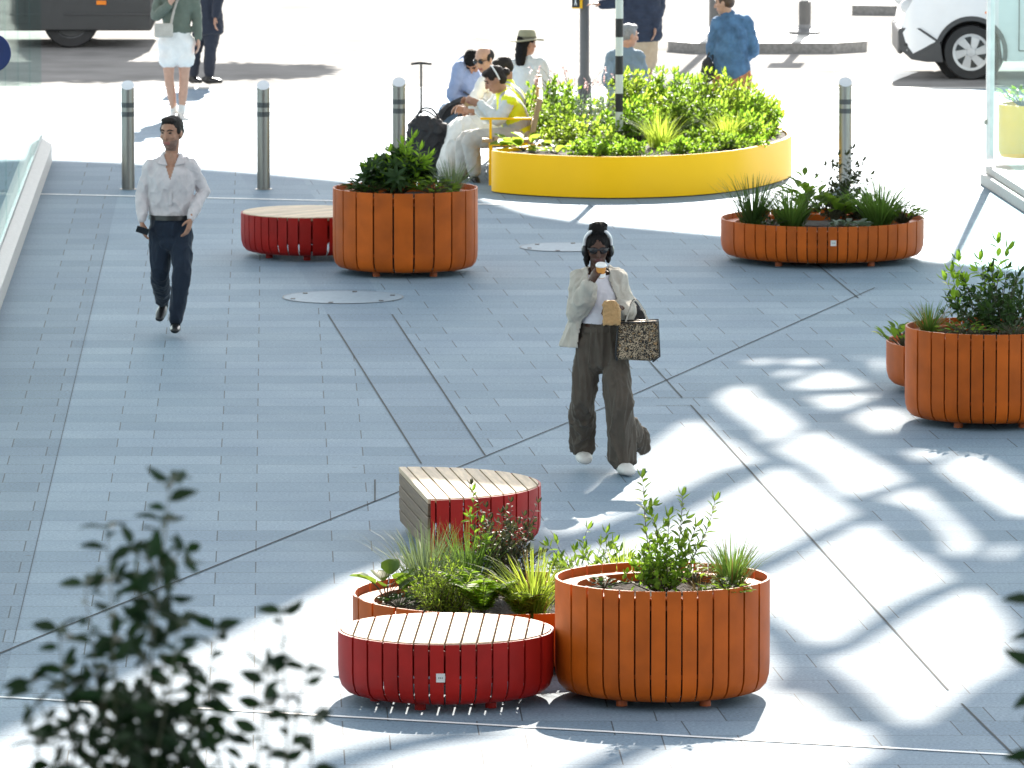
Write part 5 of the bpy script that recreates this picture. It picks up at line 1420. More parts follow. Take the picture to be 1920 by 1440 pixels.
# --- standing person in white shorts
f = Fig(83.3, 337, 'person standing in white shorts and grey-green top, pale bag at the hip', dict(
    head=(330, -75, 0), neck=(331, -42, .02), sh_a=(303, -26, 0), sh_b=(360, -26, 0), el_a=(292, 30, -.02), wr_a=(318, 8, -.22), el_b=(369, 30, .02), wr_b=(372, 72, -.05),
    chest=(331, 0, 0), waist=(331, 42, 0), hip_a=(315, 80, 0), hip_b=(347, 80, 0), kn_a=(317, 148, -.02), an_a=(326, 207, .05), toe_a=(329, 221, -.11), kn_b=(345, 148, .0), an_b=(341, 208, -.02), toe_b=(349, 224, -.16)),
    yaw=10, pitch=10, voxel=.012, w=.98, hands=dict(a=((.3, -.3, .6), (.3, .6, 0), .5, 1), b=((.05, -.1, -1), (-1, 0, 0), .4, 1)))
f.build()
f.hair(SHORT + [((0, -.06, -.08), (.075, .04, .12))], M['hair_brown'])
mb = MB(); f.torso(mb, .012, low=.12)
for k in 'ab': f.arm(mb, k, .014, .93, cuff=.045)
f.wear('top', mb, M['grey_green'], amp=.010)
mb = MB(); p_, w_ = f.J['pelvis'], f.J['waist']; mb.tube([p_ + V((0, 0, -.10)), p_, p_.lerp(w_, .75)], [(.17, .12), (.172, .125), (.145, .11)], side=f.sidep, n=20)
for k in 'ab': f.leg(mb, k, .026, .22, hem=.112)
f.wear('shorts', mb, M['white_cloth'], amp=.008)
for k in 'ab': f.shoe(k, M['shoe_white'])
mb = MB(); mb.tube([(f.J['sh_b'] + V((-.05, -.08, .04))), f.J['chest'] + V((0, -.16, 0)), at(303, 40, 83.1) - f.base], [(.014, .004)] * 3, side=(1, 0, 0), n=6); 
c = at(307, 57, 83.05)
t = thing('shoulder_bag', c, 'small pale shoulder bag at the hip of the person in white shorts', 'bag')
m2 = MB(); m2.box((0, 0, 0), (.20, .07, .15)); part('bag_body', m2, M['cream'], t, 0, bevel=.02)
m2 = MB(); m2.box((0, -.037, .035), (.19, .01, .08)); part('flap', m2, M['cream'], t, 0, bevel=.004)
m2 = MB(); b_ = f.base - c; m2.tube([V((.08, .0, .07)), f.J['chest'] + b_ + V((0, -.16, -.03)), f.J['sh_b'] + b_ + V((-.05, -.05, .07))], [(.014, .004)] * 3, side=(1, 0, 0), n=6); part('strap', m2, M['cream'], t, 180)

# --- person in a dark suit behind
f = Fig(88.0, 385, 'person in a dark navy suit walking on the road edge behind the white shorts', dict(
    head=(398, -118, 0), neck=(394, -80, 0), sh_a=(366, -62, .05), sh_b=(412, -62, -.05), el_a=(362, -10, .08), wr_a=(366, 35, .02), el_b=(412, -12, -.1), wr_b=(404, 30, -.22),
    chest=(391, -35, 0), waist=(390, 8, 0), hip_a=(380, 42, .04), hip_b=(400, 42, -.04), kn_a=(366, 98, .05), an_a=(363, 142, .10), toe_a=(376, 152, .05), kn_b=(394, 98, -.05), an_b=(392, 143, -.02), toe_b=(414, 152, -.06)),
    yaw=70, skin='skin_tan', voxel=.012, w=.92, hands=dict(a=((0, 0, -1), (1, 0, 0), .4, 1), b=((-.1, -.1, -1), (1, 0, 0), .4, 1)))
f.build(); f.hair(SHORT, M['hair_dark'])
mb = MB(); f.torso(mb, .03, low=-.06, flare=.01)
for k in 'ab': f.arm(mb, k, .02, .95, cuff=.05)
f.wear('jacket', mb, M['navy_suit'], amp=.008)
mb = MB(); p_ = f.J['pelvis']; mb.tube([p_ + V((0, 0, -.1)), p_, p_ + V((0, 0, .1))], [(.13, .11), (.15, .12), (.14, .12)], side=f.sidep, n=16)
for k in 'ab': f.leg(mb, k, .012, .93, hem=.058)
f.wear('trousers', mb, M['navy_suit'], amp=.008)
for k in 'ab': f.shoe(k, M['shoe_black'])

def seated(Y, px, label, **k):
    return k
# --- hat wearer, seated with back turned
f = Fig(79.75, 990, 'person seated with back turned in olive hat and pale loose shirt, long dark hair', dict(
    head=(988, 83, .0), neck=(984, 108, .02), sh_a=(966, 122, .05), sh_b=(1013, 120, .0), el_a=(958, 165, .08), wr_a=(985, 190, .3), el_b=(1022, 168, .08), wr_b=(1005, 190, .3),
    chest=(989, 140, .0), waist=(990, 172, -.02), hip_a=(978, 197, .0), hip_b=(1004, 197, .0), kn_a=(985, 195, .42), an_a=(985, 270, .45), toe_a=(987, 283, .60), kn_b=(1010, 195, .42), an_b=(1012, 270, .45), toe_b=(1014, 283, .60)),
    yaw=125, pitch=0, skin='skin_tan', voxel=.012, hands=dict(a=((.3, 1, 0), (0, 0, -1), .3, 1), b=((-.3, 1, 0), (0, 0, -1), .3, 1)))
f.build(); f.hair([((0, -.022, .04), (.083, .095, .08)), ((0, -.07, -.05), (.08, .05, .12)), ((0, -.085, -.14), (.07, .045, .10))], M['hair_black'], amp=.008)
mb = MB(); f.torso(mb, .02, low=-.04)
for k in 'ab': f.arm(mb, k, .022, .93, r=(.056, .052, .045, .04), cuff=.05)
f.wear('shirt', mb, M['pale_shirt'], amp=.014, sc=(8, 8, 6))
mb = MB(); p_ = f.J['pelvis']; mb.tube([p_ + V((0, -.05, -.02)), p_ + V((0, .1, 0))], [(.17, .12), (.16, .1)], side=f.sidep, n=16, k=1)
for k in 'ab': f.leg(mb, k, .012, .95)
f.wear('trousers', mb, M['stonecloth'])
for k in 'ab': f.shoe(k, M['shoe_black'])
mb = MB(); mb.lathe([(.0, .052), (.17, .040), (.185, .048), (.182, .053), (.17, .047), (.098, .058)], 36, cap=False)
for i in range(len(mb.v)):
    x, y, z = mb.v[i]; mb.v[i] = tuple(f.hp(x, y, z + .012 * math.cos(2 * math.atan2(y, x)) * (math.hypot(x, y) / .18)))
hb_ = part('hat_brim', mb, M['hat'], f.o, 60)
mb = MB(); mb.lathe([(.100, .05), (.094, .10), (.083, .145), (.06, .160), (.02, .150), (0, .148)], 32, cap=False); mb.v = [tuple(f.hp(*v)) for v in mb.v]; part('hat_crown', mb, M['hat'], hb_, 60)
mb = MB(); mb.lathe([(.1015, .055), (.0985, .085)], 32, cap=False); mb.v = [tuple(f.hp(*v)) for v in mb.v]; part('hat_band', mb, M['hatband'], hb_, 60)

# --- grey-haired person, seated with back turned
f = Fig(79.95, 1172, 'grey-haired person seated with back turned in a blue-grey shirt behind the striped pole', dict(
    head=(1180, 67, .0), neck=(1174, 92, .02), sh_a=(1148, 106, .0), sh_b=(1197, 105, .0), el_a=(1139, 150, .08), wr_a=(1158, 178, .3), el_b=(1206, 150, .08), wr_b=(1190, 178, .3),
    chest=(1172, 125, .0), waist=(1172, 160, -.02), hip_a=(1158, 190, .0), hip_b=(1186, 190, .0), kn_a=(1162, 188, .42), an_a=(1162, 265, .45), toe_a=(1164, 278, .60), kn_b=(1190, 188, .42), an_b=(1192, 265, .45), toe_b=(1194, 278, .60)),
    yaw=120, pitch=8, skin='skin_light', voxel=.012, w=1.08, hands=dict(a=((.3, 1, 0), (0, 0, -1), .3, 1), b=((-.3, 1, 0), (0, 0, -1), .3, 1)))
f.build(brow='hair_grey'); f.hair(SHORT, M['hair_grey'])
mb = MB(); f.torso(mb, .018, low=-.04)
for k in 'ab': f.arm(mb, k, .018, .93, cuff=.045)
f.wear('shirt', mb, M['bluegrey'], amp=.012, sc=(8, 8, 6))
mb = MB(); mb.tube([f.J['sh_a'] + V((.05, .02, .075)), f.J['chest'] + V((-.06, -.145, .02)), f.J['waist'] + V((-.14, -.12, 0))], [(.02, .006)] * 3, side=(1, 0, 0), n=6); part('bag_strap', mb, M['blackcloth'], f.o, 180)
mb = MB(); p_ = f.J['pelvis']; mb.tube([p_ + V((0, -.05, -.02)), p_ + V((0, .1, 0))], [(.17, .12), (.16, .1)], side=f.sidep, n=16, k=1)
for k in 'ab': f.leg(mb, k, .012, .95)
f.wear('trousers', mb, M['navy_trouser'])
for k in 'ab': f.shoe(k, M['shoe_black'])

# --- person in a navy puffer jacket and beige shorts
f = Fig(84.0, 1205, 'person standing in a navy quilted jacket and beige shorts behind the grey-haired person', dict(
    head=(1200, -100, 0), neck=(1200, -62, .0), sh_a=(1172, -42, 0), sh_b=(1228, -42, 0), el_a=(1160, 2, -.05), wr_a=(1128, 8, -.15), el_b=(1236, 8, .05), wr_b=(1228, 48, -.1),
    chest=(1200, -15, 0), waist=(1203, 28, 0), hip_a=(1190, 60, 0), hip_b=(1218, 60, 0), kn_a=(1196, 132, 0), an_a=(1195, 195, .05), toe_a=(1190, 212, -.12), kn_b=(1215, 132, .02), an_b=(1213, 197, .05), toe_b=(1215, 213, -.12)),
    yaw=-40, skin='skin_tan', voxel=.012, w=1.1, hands=dict(a=((-1, -.2, .1), (0, 0, -1), .3, 1), b=((0, -.2, -1), (-1, 0, 0), .4, 1)))
f.build(); f.hair(SHORT, M['hair_dark'])
mb = MB(); f.torso(mb, .035, low=-.02, waistw=.165)
for k in 'ab': f.arm(mb, k, .024, .95, cuff=.05)
jk = f.wear('quilted_jacket', mb, M['puffer'], amp=.004)
for v in jk.data.vertices: v.co = v.co + v.normal * .009 * abs(math.sin(v.co.z * PI / .075)) ** .6
mb = MB(); p_ = f.J['pelvis']; mb.tube([p_ + V((0, 0, -.1)), p_, p_ + V((0, 0, .12))], [(.165, .12), (.165, .125), (.15, .12)], side=f.sidep, n=16)
for k in 'ab': f.leg(mb, k, .022, .40, hem=.092)
f.wear('shorts', mb, M['beige'], amp=.010)
for k in 'ab': f.shoe(k, M['shoe_white'])

# --- person in the denim jacket
f = Fig(79.4, 1370, 'person standing with back turned in a blue denim jacket and orange patterned trousers', dict(
    head=(1358, 6, .0), neck=(1366, 30, .02), sh_a=(1346, 44, .0), sh_b=(1398, 42, .02), el_a=(1336, 95, .02), wr_a=(1345, 112, .26), el_b=(1412, 92, .02), wr_b=(1395, 112, .25),
    chest=(1371, 65, .0), waist=(1371, 108, .0), hip_a=(1357, 142, 0), hip_b=(1388, 142, 0), kn_a=(1359, 215, 0), an_a=(1359, 287, .05), toe_a=(1355, 302, .2), kn_b=(1384, 215, .0), an_b=(1386, 290, -.05), toe_b=(1386, 305, .12)),
    yaw=-110, pitch=8, skin='skin_light', voxel=.010, w=1.0, hands=dict(a=((.3, 1, 0), (0, 0, -1), .3, 1), b=((-.3, 1, 0), (0, 0, -1), .3, 1)))
f.build(brow='hair_brown'); f.hair(SHORT, M['hair_brown'])
mb = MB(); f.torso(mb, .024, low=.0, waistw=.160)
for k in 'ab': f.arm(mb, k, .020, .95, r=(.056, .05, .044, .034), cuff=.045)
mb.tube([f.J['neck'] + V((0, 0, -.04)), f.J['neck'] + V((0, 0, .01))], [.082, .078], n=16, k=1)
f.wear('denim_jacket', mb, M['denim'], amp=.012, sc=(9, 9, 7))
mb = MB(); q = f.J['pelvis'].lerp(f.J['waist'], .25); mb.tube([q, q + V((0, 0, .035))], [(.195, .145)] * 2, side=f.sidep, n=24, k=1); part('jacket_hem', mb, M['denim'], f.o, 60)
mb = MB(); p_ = f.J['pelvis']; mb.tube([p_ + V((0, 0, -.12)), p_, p_ + V((0, 0, .12))], [(.165, .12), (.175, .13), (.15, .12)], side=f.sidep, n=16)
for k in 'ab': f.leg(mb, k, .03, .96, r=(.09, .085, .078, .075, .07), hem=.085)
f.wear('patterned_trousers', mb, M['pattern'], amp=.010)
for k in 'ab': f.shoe(k, M['shoe_black'])
c = at(1327, 130, 79.35)
t = thing('handbag', c, 'soft black handbag hanging at the elbow of the person in denim', 'bag')
mb = MB(); mb.ell((0, 0, 0), (.065, .05, .13)); mb.ell((-.01, 0, -.06), (.075, .055, .08)); me = remesh(mb, 'bag_body', M['blackcloth'], .010, 3); wrinkle(me, .01, (14, 14, 14), 4); link('bag_body', me, t)
mb = MB(); mb.tube([(-.02, 0, .10), (.03, .02, .20), (.05, .02, .21), (.05, 0, .09)], [.007] * 4, n=6); part('handle', mb, M['blackcloth'], t, 180)

# --- seated group on the timber bench, facing the shopfront side
def vest(f, amp=.006, g=.028):
    mb = MB(); f.torso(mb, g, low=-.05)
    o = f.wear('hi_vis_vest', mb, [M['hivis'], M['reflect']], amp=amp)
    j = f.J
    for p in o.data.polygons:
        c = V(p.center); ax = (j['shm'] - j['waist']).normalized(); h_ = (c - j['waist']).dot(ax)
        s_ = (c - j['shm']).dot(f.side)
        if -.035 < h_ < .045 or (h_ > .045 and .055 < abs(s_) < .125): p.material_index = 1
    return o
# front hi-vis person; side 'a' is nearest the viewer
f = Fig(75.85, 950, 'person in yellow vest and pale trousers seated eating at the bench end, bun hair', dict(
    head=(928, 150, -.02), neck=(944, 176, .05), sh_a=(956, 190, -.16), sh_b=(944, 186, .17), el_a=(934, 226, -.22), wr_a=(899, 193, -.10), el_b=(915, 222, .20), wr_b=(890, 194, .06),
    chest=(958, 208, .0), waist=(969, 236, .0), hip_a=(968, 256, -.09), hip_b=(968, 256, .09), kn_a=(884, 263, -.13), an_a=(889, 322, -.10), toe_a=(896, 343, -.16), kn_b=(874, 262, .12), an_b=(865, 322, .12), toe_b=(850, 340, .10)),
    yaw=-80, pitch=28, skin='skin_tan', voxel=.010, w=.94, hs=1.08, hands=dict(a=((-.8, .1, .2), (0, .9, .2), .7, 1), b=((-.8, -.1, .2), (0, -.9, .2), .7, -1)))
f.build(brow='hair_dark')
f.hair([((0, -.022, .045), (.082, .096, .082)), ((0, -.05, .0), (.078, .06, .075)), ((0, -.125, .015), (.036, .036, .036)), ((0, .04, .09), (.058, .045, .03))], M['hair_dark'], amp=.006)
mb = MB(); mb.tube([f.hp(-.086, -.03, .0), f.hp(-.08, -.03, .08), f.hp(0, -.03, .135), f.hp(.08, -.03, .08), f.hp(.086, -.03, 0)], [.008] * 5, n=6); hd = part('headset_band', mb, M['white'], f.o, 180)
mb = MB(); mb.ell(f.hp(-.09, -.03, -.01), [.016, .03, .036], f.hm); part('ear_cup', mb, M['white'], hd, 180)
mb = MB(); f.torso(mb, .012, low=-.04)
for k in 'ab': f.arm(mb, k, .016, .95, cuff=.04)
f.wear('shirt', mb, M['pale_shirt'], amp=.010)
vest(f)
mb = MB(); p_ = f.J['pelvis']; mb.tube([p_ + V((.06, 0, .02)), p_ + V((-.12, 0, .0))], [(.165, .11), (.165, .095)], side=(0, 1, 0), n=16, k=1)
for k in 'ab': f.leg(mb, k, .016, .98, r=(.09, .082, .07, .066, .055), hem=.068)
f.wear('trousers', mb, M['stonecloth'], amp=.010)
for k in 'ab': f.shoe(k, M['shoe_black'])
c = at(884, 196, 75.85)
t = thing('sandwich', c, 'sandwich in paper held up by the hi-vis wearer with the bun', 'sandwich')
mb = MB(); mb.box((0, 0, 0), (.07, .13, .05)); mb.ell((-.03, 0, .01), (.04, .06, .035)); me = remesh(mb, 'bread', M['paper'], .008, 2); wrinkle(me, .006, (25, 25, 25), 1); link('bread', me, t)
mb = MB(); mb.box((.01, 0, -.022), (.085, .15, .03)); part('paper_wrap', mb, M['white_cloth'], t, 0, bevel=.008)
# second hi-vis person behind
f = Fig(76.65, 950, 'seated person in hi-vis vest and white trousers, half hidden behind the one with a bun', dict(
    head=(944, 130, .0), neck=(950, 156, .03), sh_a=(950, 172, -.17), sh_b=(948, 168, .17), el_a=(925, 208, -.22), wr_a=(896, 208, -.12), el_b=(915, 205, .22), wr_b=(882, 208, .05),
    chest=(958, 188, .0), waist=(966, 220, .0), hip_a=(966, 240, -.09), hip_b=(966, 240, .09), kn_a=(868, 243, -.16), an_a=(838, 315, -.16), toe_a=(822, 332, -.2), kn_b=(866, 240, .10), an_b=(842, 308, .12), toe_b=(826, 325, .1)),
    yaw=-75, pitch=25, skin='skin_tan', voxel=.010, w=1.02, hands=dict(a=((-.8, .1, .1), (0, .9, .2), .6, 1), b=((-.8, -.1, .1), (0, -.9, .2), .6, -1)))
f.build(); f.hair(SHORT, M['hair_dark'])
mb = MB(); f.torso(mb, .012, low=-.04)
for k in 'ab': f.arm(mb, k, .016, .95, cuff=.042)
f.wear('shirt', mb, M['white_cloth'], amp=.010)
vest(f)
mb = MB(); p_ = f.J['pelvis']; mb.tube([p_ + V((.06, 0, .02)), p_ + V((-.12, 0, .0))], [(.165, .11), (.165, .095)], side=(0, 1, 0), n=16, k=1)
for k in 'ab': f.leg(mb, k, .03, .98, r=(.095, .095, .09, .09, .085), hem=.11)
f.wear('loose_trousers', mb, M['white_cloth'], amp=.016, sc=(8, 8, 5))
for k in 'ab': f.shoe(k, M['shoe_white'])
# balding person with glasses
f = Fig(77.35, 925, 'balding person in dark glasses seated between the blue shirt and the hi-vis vests', dict(
    head=(907, 112, .0), neck=(918, 138, .04), sh_a=(908, 152, -.16), sh_b=(934, 148, .16), el_a=(888, 190, -.20), wr_a=(880, 200, -.18), el_b=(905, 190, .2), wr_b=(872, 200, .05),
    chest=(930, 170, .0), waist=(945, 205, .0), hip_a=(950, 228, -.09), hip_b=(950, 228, .09), kn_a=(872, 225, -.1), an_a=(862, 300, -.1), toe_a=(848, 317, -.12), kn_b=(868, 224, .12), an_b=(858, 298, .12), toe_b=(844, 314, .1)),
    yaw=-38, pitch=18, skin='skin_light', voxel=.010, w=1.02, hs=1.08, hands=dict(a=((-.8, -.1, -.1), (0, .6, -.6), .6, 1), b=((-.8, -.1, -.1), (0, -.6, -.6), .6, -1)))
f.build(); f.hair([((0, -.05, .025), (.078, .07, .072)), ((-.068, -.005, .02), (.012, .035, .04)), ((.068, -.005, .02), (.012, .035, .04))], M['hair_dark'], amp=.003)
mb = MB()
for sx in (-1, 1): mb.ell(f.hp(sx * .032, .088, .010), [.029, .010, .020], f.hm)
mb.tube([f.hp(-.078, .0, .015), f.hp(-.066, .07, .018), f.hp(0, .098, .018), f.hp(.066, .07, .018), f.hp(.078, 0, .015)], [.005] * 5, n=6); part('glasses', mb, M['lens'], f.o, 180)
mb = MB(); f.torso(mb, .014, low=-.04)
for k in 'ab': f.arm(mb, k, .016, .95, cuff=.042)
f.wear('shirt', mb, M['white_cloth'], amp=.012)
mb = MB(); p_ = f.J['pelvis']; mb.tube([p_ + V((.06, 0, .02)), p_ + V((-.12, 0, .0))], [(.165, .11), (.165, .095)], side=(0, 1, 0), n=16, k=1)
for k in 'ab': f.leg(mb, k, .016, .98, hem=.06)
f.wear('trousers', mb, M['navy_trouser'], amp=.010)
for k in 'ab': f.shoe(k, M['shoe_black'])
# person in the light blue shirt leaning forward
f = Fig(78.05, 895, 'person in light blue shirt and jeans bent over a phone, far bench end', dict(
    head=(886, 117, -.08), neck=(880, 124, .04), sh_a=(862, 126, -.12), sh_b=(884, 118, .18), el_a=(848, 180, -.16), wr_a=(872, 186, -.14), el_b=(868, 176, .2), wr_b=(875, 184, .06),
    chest=(878, 148, .0), waist=(898, 190, .0), hip_a=(915, 215, -.09), hip_b=(915, 215, .09), kn_a=(836, 215, -.15), an_a=(822, 285, -.2), toe_a=(806, 300, -.22), kn_b=(838, 206, .14), an_b=(828, 278, .14), toe_b=(812, 292, .14)),
    yaw=-12, pitch=52, skin='skin_tan', voxel=.010, w=1.02, hs=1.05, hands=dict(a=((.7, .2, .1), (0, .6, .6), .6, -1), b=((-.3, -.8, .1), (0, -.3, .9), .6, -1)))
f.build(brow='hair_black'); f.hair(SHORT + [((0, .045, .075), (.06, .045, .04))], M['hair_black'], amp=.006)
mb = MB(); f.torso(mb, .016, low=-.04)
for k in 'ab': f.arm(mb, k, .018, .95, cuff=.042)
f.wear('shirt', mb, M['blue_shirt'], amp=.012)
mb = MB(); p_ = f.J['pelvis']; mb.tube([p_ + V((.06, 0, .02)), p_ + V((-.12, 0, .0))], [(.165, .11), (.165, .095)], side=(0, 1, 0), n=16, k=1)
for k in 'ab': f.leg(mb, k, .016, .98, hem=.06)
f.wear('jeans', mb, M['jeans'], amp=.010)
for k in 'ab': f.shoe(k, M['shoe_white'])
c = at(880, 178, 77.85)
t = thing('mobile_phone', c, 'black phone held by the person in the light blue shirt', 'phone')
mb = MB(); mb.box((0, 0, 0), (.14, .075, .012), Matrix.Rotation(.5, 3, 'Y')); part('phone_case', mb, M['shoe_black'], t, 0, bevel=.003)
c = at(843, 205, 77.7)
t = thing('small_backpack', c, 'black strapped bag lying across the lap of the blue shirt wearer', 'bag')
mb = MB(); mb.tube([(-.10, 0, -.09), (0, 0, 0), (.14, .02, .08)], [(.06, .05), (.07, .06), (.05, .05)], side=(0, 1, 0), n=12); me = remesh(mb, 'bag_body', M['blackcloth'], .011, 3); wrinkle(me, .01, (12, 12, 12), 8); link('bag_body', me, t)
mb = MB(); mb.tube([(-.10, -.06, -.12), (-.02, -.08, .02), (.12, -.06, .10)], [(.014, .006)] * 3, side=(0, 1, 0), n=6); part('strap', mb, M['blackcloth'], t, 180)
# ------------------------------------------------------------------ light: added unseen canopy that shapes the sun patches, sky, sun, camera
SUN_EL = math.radians(32); SUN_AZ_OFF = math.radians(6)   # light comes from beyond the road, a little from the viewer's right
to_sun = V((math.sin(SUN_AZ_OFF) * math.cos(SUN_EL), math.cos(SUN_AZ_OFF) * math.cos(SUN_EL), math.sin(SUN_EL)))
HC = 16.0
def up_(px, py):
    g = ground(px, py); k = HC / to_sun.z
    return (g.x + to_sun.x * k, g.y + to_sun.y * k)
def gup(x, y):
    k = HC / to_sun.z
    return (x + to_sun.x * k, y + to_sun.y * k)
def zA(pts): return [(1200 + x * .375, 640 + y * .375) for x, y in pts]
def zB(pts): return [(1200 + x * .375, 1040 + y * .375) for x, y in pts]
HOLES = [  # openings shaped after the light patches wanted on the floor
    [(1090, 935), (1140, 895), (1200, 845), (1275, 790), (1312, 783), (1357, 816), (1387, 828), (1440, 865), (1357, 884), (1222, 951), (1120, 990), (1030, 1008), (1035, 965)],
    [(1470, 872), (1618, 963), (1440, 1048), (1300, 1098), (1000, 1098), (1000, 1056), (1215, 992)],
    [(1625, 976), (1650, 982), (1710, 1032), (1740, 1040), (1800, 1086), (1690, 1130), (1575, 1210), (1520, 1215), (1440, 1158), (1300, 1142), (1300, 1115), (1444, 1068)],
    [(1815, 1098), (1850, 1105), (1905, 1165), (1908, 1252), (1840, 1288), (1738, 1364), (1680, 1364), (1600, 1290), (1528, 1238), (1600, 1216), (1706, 1150)],
    [(-60, 1400), (62, 1342), (240, 1262), (417, 1188), (560, 1122), (640, 1080), (760, 1040), (985, 1062), (985, 1112), (1290, 1150), (1435, 1190), (1448, 1215), (1478, 1250), (1455, 1290), (1485, 1295), (1522, 1299), (1560, 1325), (1594, 1355), (1639, 1359), (1655, 1380), (1669, 1415), (1612, 1440), (1590, 1520), (-60, 1520)],
    [(1300, 1376), (1240, 1395), (1150, 1440), (1060, 1480), (1000, 1480), (1120, 1425), (1220, 1385)],
    [(930, 1376), (800, 1396), (700, 1424), (620, 1454), (555, 1464), (600, 1427), (700, 1399), (850, 1372)],
    zA([(380, 285), (410, 250), (520, 210), (570, 230), (595, 265), (640, 290), (740, 350), (820, 420), (760, 470), (640, 520), (600, 490), (590, 450), (440, 350)]),
    zA([(660, 540), (860, 440), (930, 460), (1080, 540), (1200, 600), (1300, 660), (1340, 700), (1040, 790), (960, 740), (860, 640), (740, 580)]),
    zA([(1180, 790), (1380, 722), (1440, 750), (1520, 830), (1650, 950), (1700, 1010), (1640, 1080), (1540, 1080), (1520, 990), (1460, 900), (1380, 840), (1280, 815)]),
    zA([(1740, 1070), (1800, 1010), (1880, 1005), (1870, 1060), (1780, 1105)]),
    zA([(1480, 630), (1600, 560), (1700, 560), (1900, 680), (2020, 760), (2020, 870), (1900, 890), (1840, 870), (1680, 770), (1560, 690)]),
    zA([(1310, 540), (1560, 535), (1540, 570), (1430, 610), (1380, 600)]),
    zA([(820, 272), (1200, 258), (1140, 300), (980, 350), (920, 340)]),
    zA([(1040, 385), (1160, 325), (1300, 335), (1400, 390), (1210, 470), (1110, 420)]),
    zA([(750, 215), (930, 140), (1000, 150), (1110, 200), (1130, 232), (780, 245)]),
    zA([(520, 95), (690, 80), (660, 112), (560, 122)]),
    zA([(720, 90), (880, 82), (920, 105), (860, 122), (730, 118)]),
    zA([(680, 152), (840, 132), (760, 182), (700, 186)]),
    zA([(1040, 80), (1180, 68), (1150, 92)]),
    zA([(1155, 98), (1240, 80), (1240, 180), (1180, 130)]),
]
def shrink(pts, dist):
    n = len(pts); a = sum(pts[i][0] * pts[(i + 1) % n][1] - pts[(i + 1) % n][0] * pts[i][1] for i in range(n))
    sg = 1 if a > 0 else -1; out = []
    for i in range(n):
        p0, p1, p2 = V(pts[i - 1]), V(pts[i]), V(pts[(i + 1) % n])
        d1 = (p1 - p0).normalized(); d2 = (p2 - p1).normalized()
        nn = (V((-d1.y, d1.x)) + V((-d2.y, d2.x))) * sg
        nn = nn / max(.6, nn.length ** 2 / 2) if nn.length > 1e-6 else V((0, 0))
        out.append(tuple(p1 + nn * dist))
    return out
HP = [[up_(*p) for p in h] for h in HOLES]
HP = [shrink(h, (-.05 if i in (5, 6) else (.055 if i < 5 else .03))) for i, h in enumerate(HP)]
cu = bpy.data.curves.new('light_mask_canopy', 'CURVE'); cu.dimensions = '2D'; cu.fill_mode = 'BOTH'; cu.extrude = .03
def spl(pts):
    s = cu.splines.new('POLY'); s.points.add(len(pts) - 1)
    for q, p in zip(s.points, pts): q.co = (p[0], p[1], 0, 1)
    s.use_cyclic_u = True
edge = [(-40, 296), (80, 299), (230, 305), (500, 326), (620, 337), (880, 366), (930, 380), (1000, 402), (1100, 418), (1350, 441), (1500, 452), (1750, 490), (1960, 512)]  # canopy edge drawn to land on the wanted shade boundary
ep = [up_(*p) for p in edge]
HW = lambda Y: .068 * Y + .9
outer = ep + [gup(4.6, 52), gup(3.9, 41), gup(3.2, 25), gup(3.0, 2), gup(-3.0, 2), gup(-3.2, 25), gup(-3.9, 41), gup(-4.6, 60)]
spl(outer)
for h in HP: spl(h)
co = bpy.data.objects.new('tmp_canopy', cu); work.collection.objects.link(co)
me = evaluate(co); bpy.data.objects.remove(co)
me.materials.clear(); me.materials.append(M['canopy'])
o = bpy.data.objects.new('light_mask_canopy', None); C.objects.link(o); o.location = (0, 0, HC)
link('light_mask_panel', me, o)
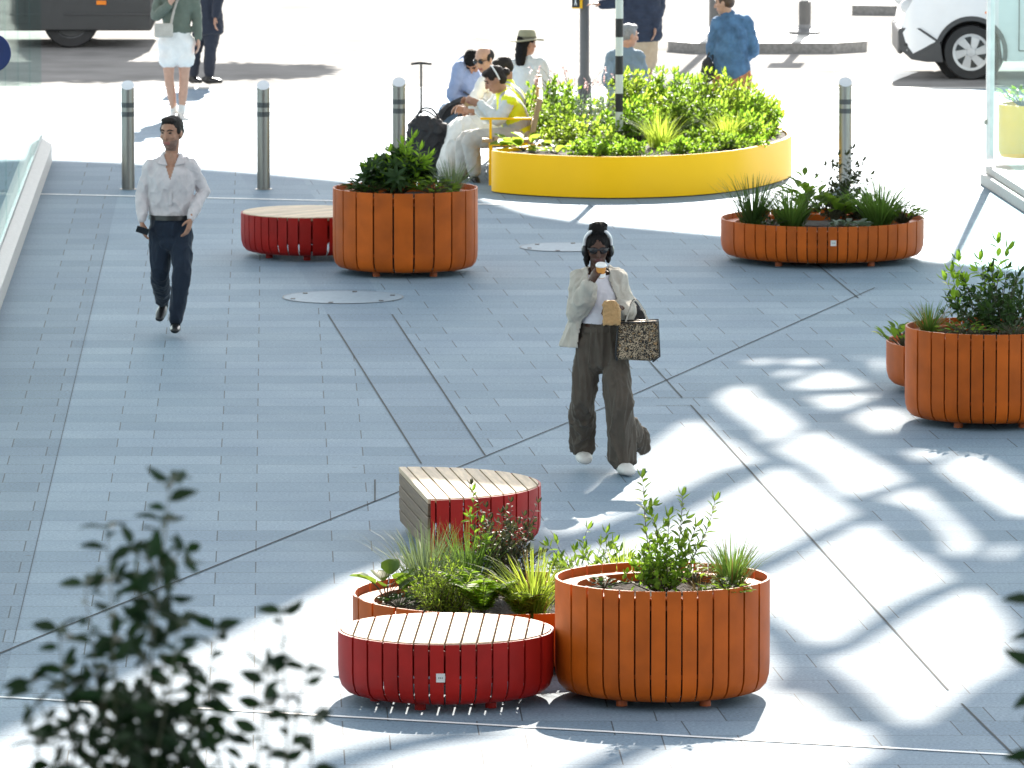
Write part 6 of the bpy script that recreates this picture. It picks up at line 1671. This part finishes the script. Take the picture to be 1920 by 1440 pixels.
# tinted panes added in the openings to dim the floor patches
cg = bpy.data.curves.new('glazing', 'CURVE'); cg.dimensions = '2D'; cg.fill_mode = 'BOTH'
for h in HP:
    s = cg.splines.new('POLY'); pts = h; s.points.add(len(pts) - 1)
    for q, p in zip(s.points, pts): q.co = (p[0], p[1], 0, 1)
    s.use_cyclic_u = True
co = bpy.data.objects.new('tmp_glazing', cg); work.collection.objects.link(co)
mg = evaluate(co); bpy.data.objects.remove(co)
mg.materials.clear(); mg.materials.append(M['dimming_glass'])
link('light_dimming_panes', mg, o)
tag(o, 'unseen canopy added high over the plaza, cut to shape the sun patches', 'canopy')

w = bpy.data.worlds.new('World'); scene.world = w; w.use_nodes = True
nt = w.node_tree; bg = nt.nodes['Background']
sky = nt.nodes.new('ShaderNodeTexSky'); sky.sky_type = 'NISHITA'; sky.sun_disc = False
sky.sun_elevation = SUN_EL; sky.sun_rotation = SUN_AZ_OFF
sky.altitude = 0; sky.air_density = 1.0; sky.dust_density = .6; sky.ozone_density = 1.6
hs_ = nt.nodes.new('ShaderNodeHueSaturation'); hs_.inputs['Saturation'].default_value = .15
nt.links.new(sky.outputs[0], hs_.inputs['Color']); nt.links.new(hs_.outputs[0], bg.inputs['Color']); bg.inputs['Strength'].default_value = SKY
sd = bpy.data.lights.new('sun', 'SUN'); sd.energy = SUN; sd.angle = math.radians(.5); sd.color = (1, .95, .87)
so = bpy.data.objects.new('sun', sd); C.objects.link(so)
so.rotation_euler = (-to_sun).to_track_quat('-Z', 'Y').to_euler(); so.location = (0, 60, 40)
cam = bpy.data.cameras.new('camera'); cam.sensor_width = 36; cam.lens = 36 * F / 1920; cam.clip_start = .5; cam.clip_end = 2000
cam.dof.use_dof = True; cam.dof.focus_distance = 48; cam.dof.aperture_fstop = (cam.lens / 1000) / .022
oc_ = bpy.data.objects.new('camera', cam); C.objects.link(oc_)
oc_.location = (0, 0, H); oc_.rotation_euler = (PI / 2 - PITCH, 0, 0)
scene.camera = oc_
scene.view_settings.view_transform = 'Standard'; scene.view_settings.look = 'None'; scene.view_settings.gamma = 1
scene.view_settings.exposure = EXPO
scene.render.resolution_x = 1024; scene.render.resolution_y = 768
scene.cycles.max_bounces = 8; scene.cycles.transparent_max_bounces = 12
scene.cycles.use_denoising = True

bpy.data.scenes.remove(work)
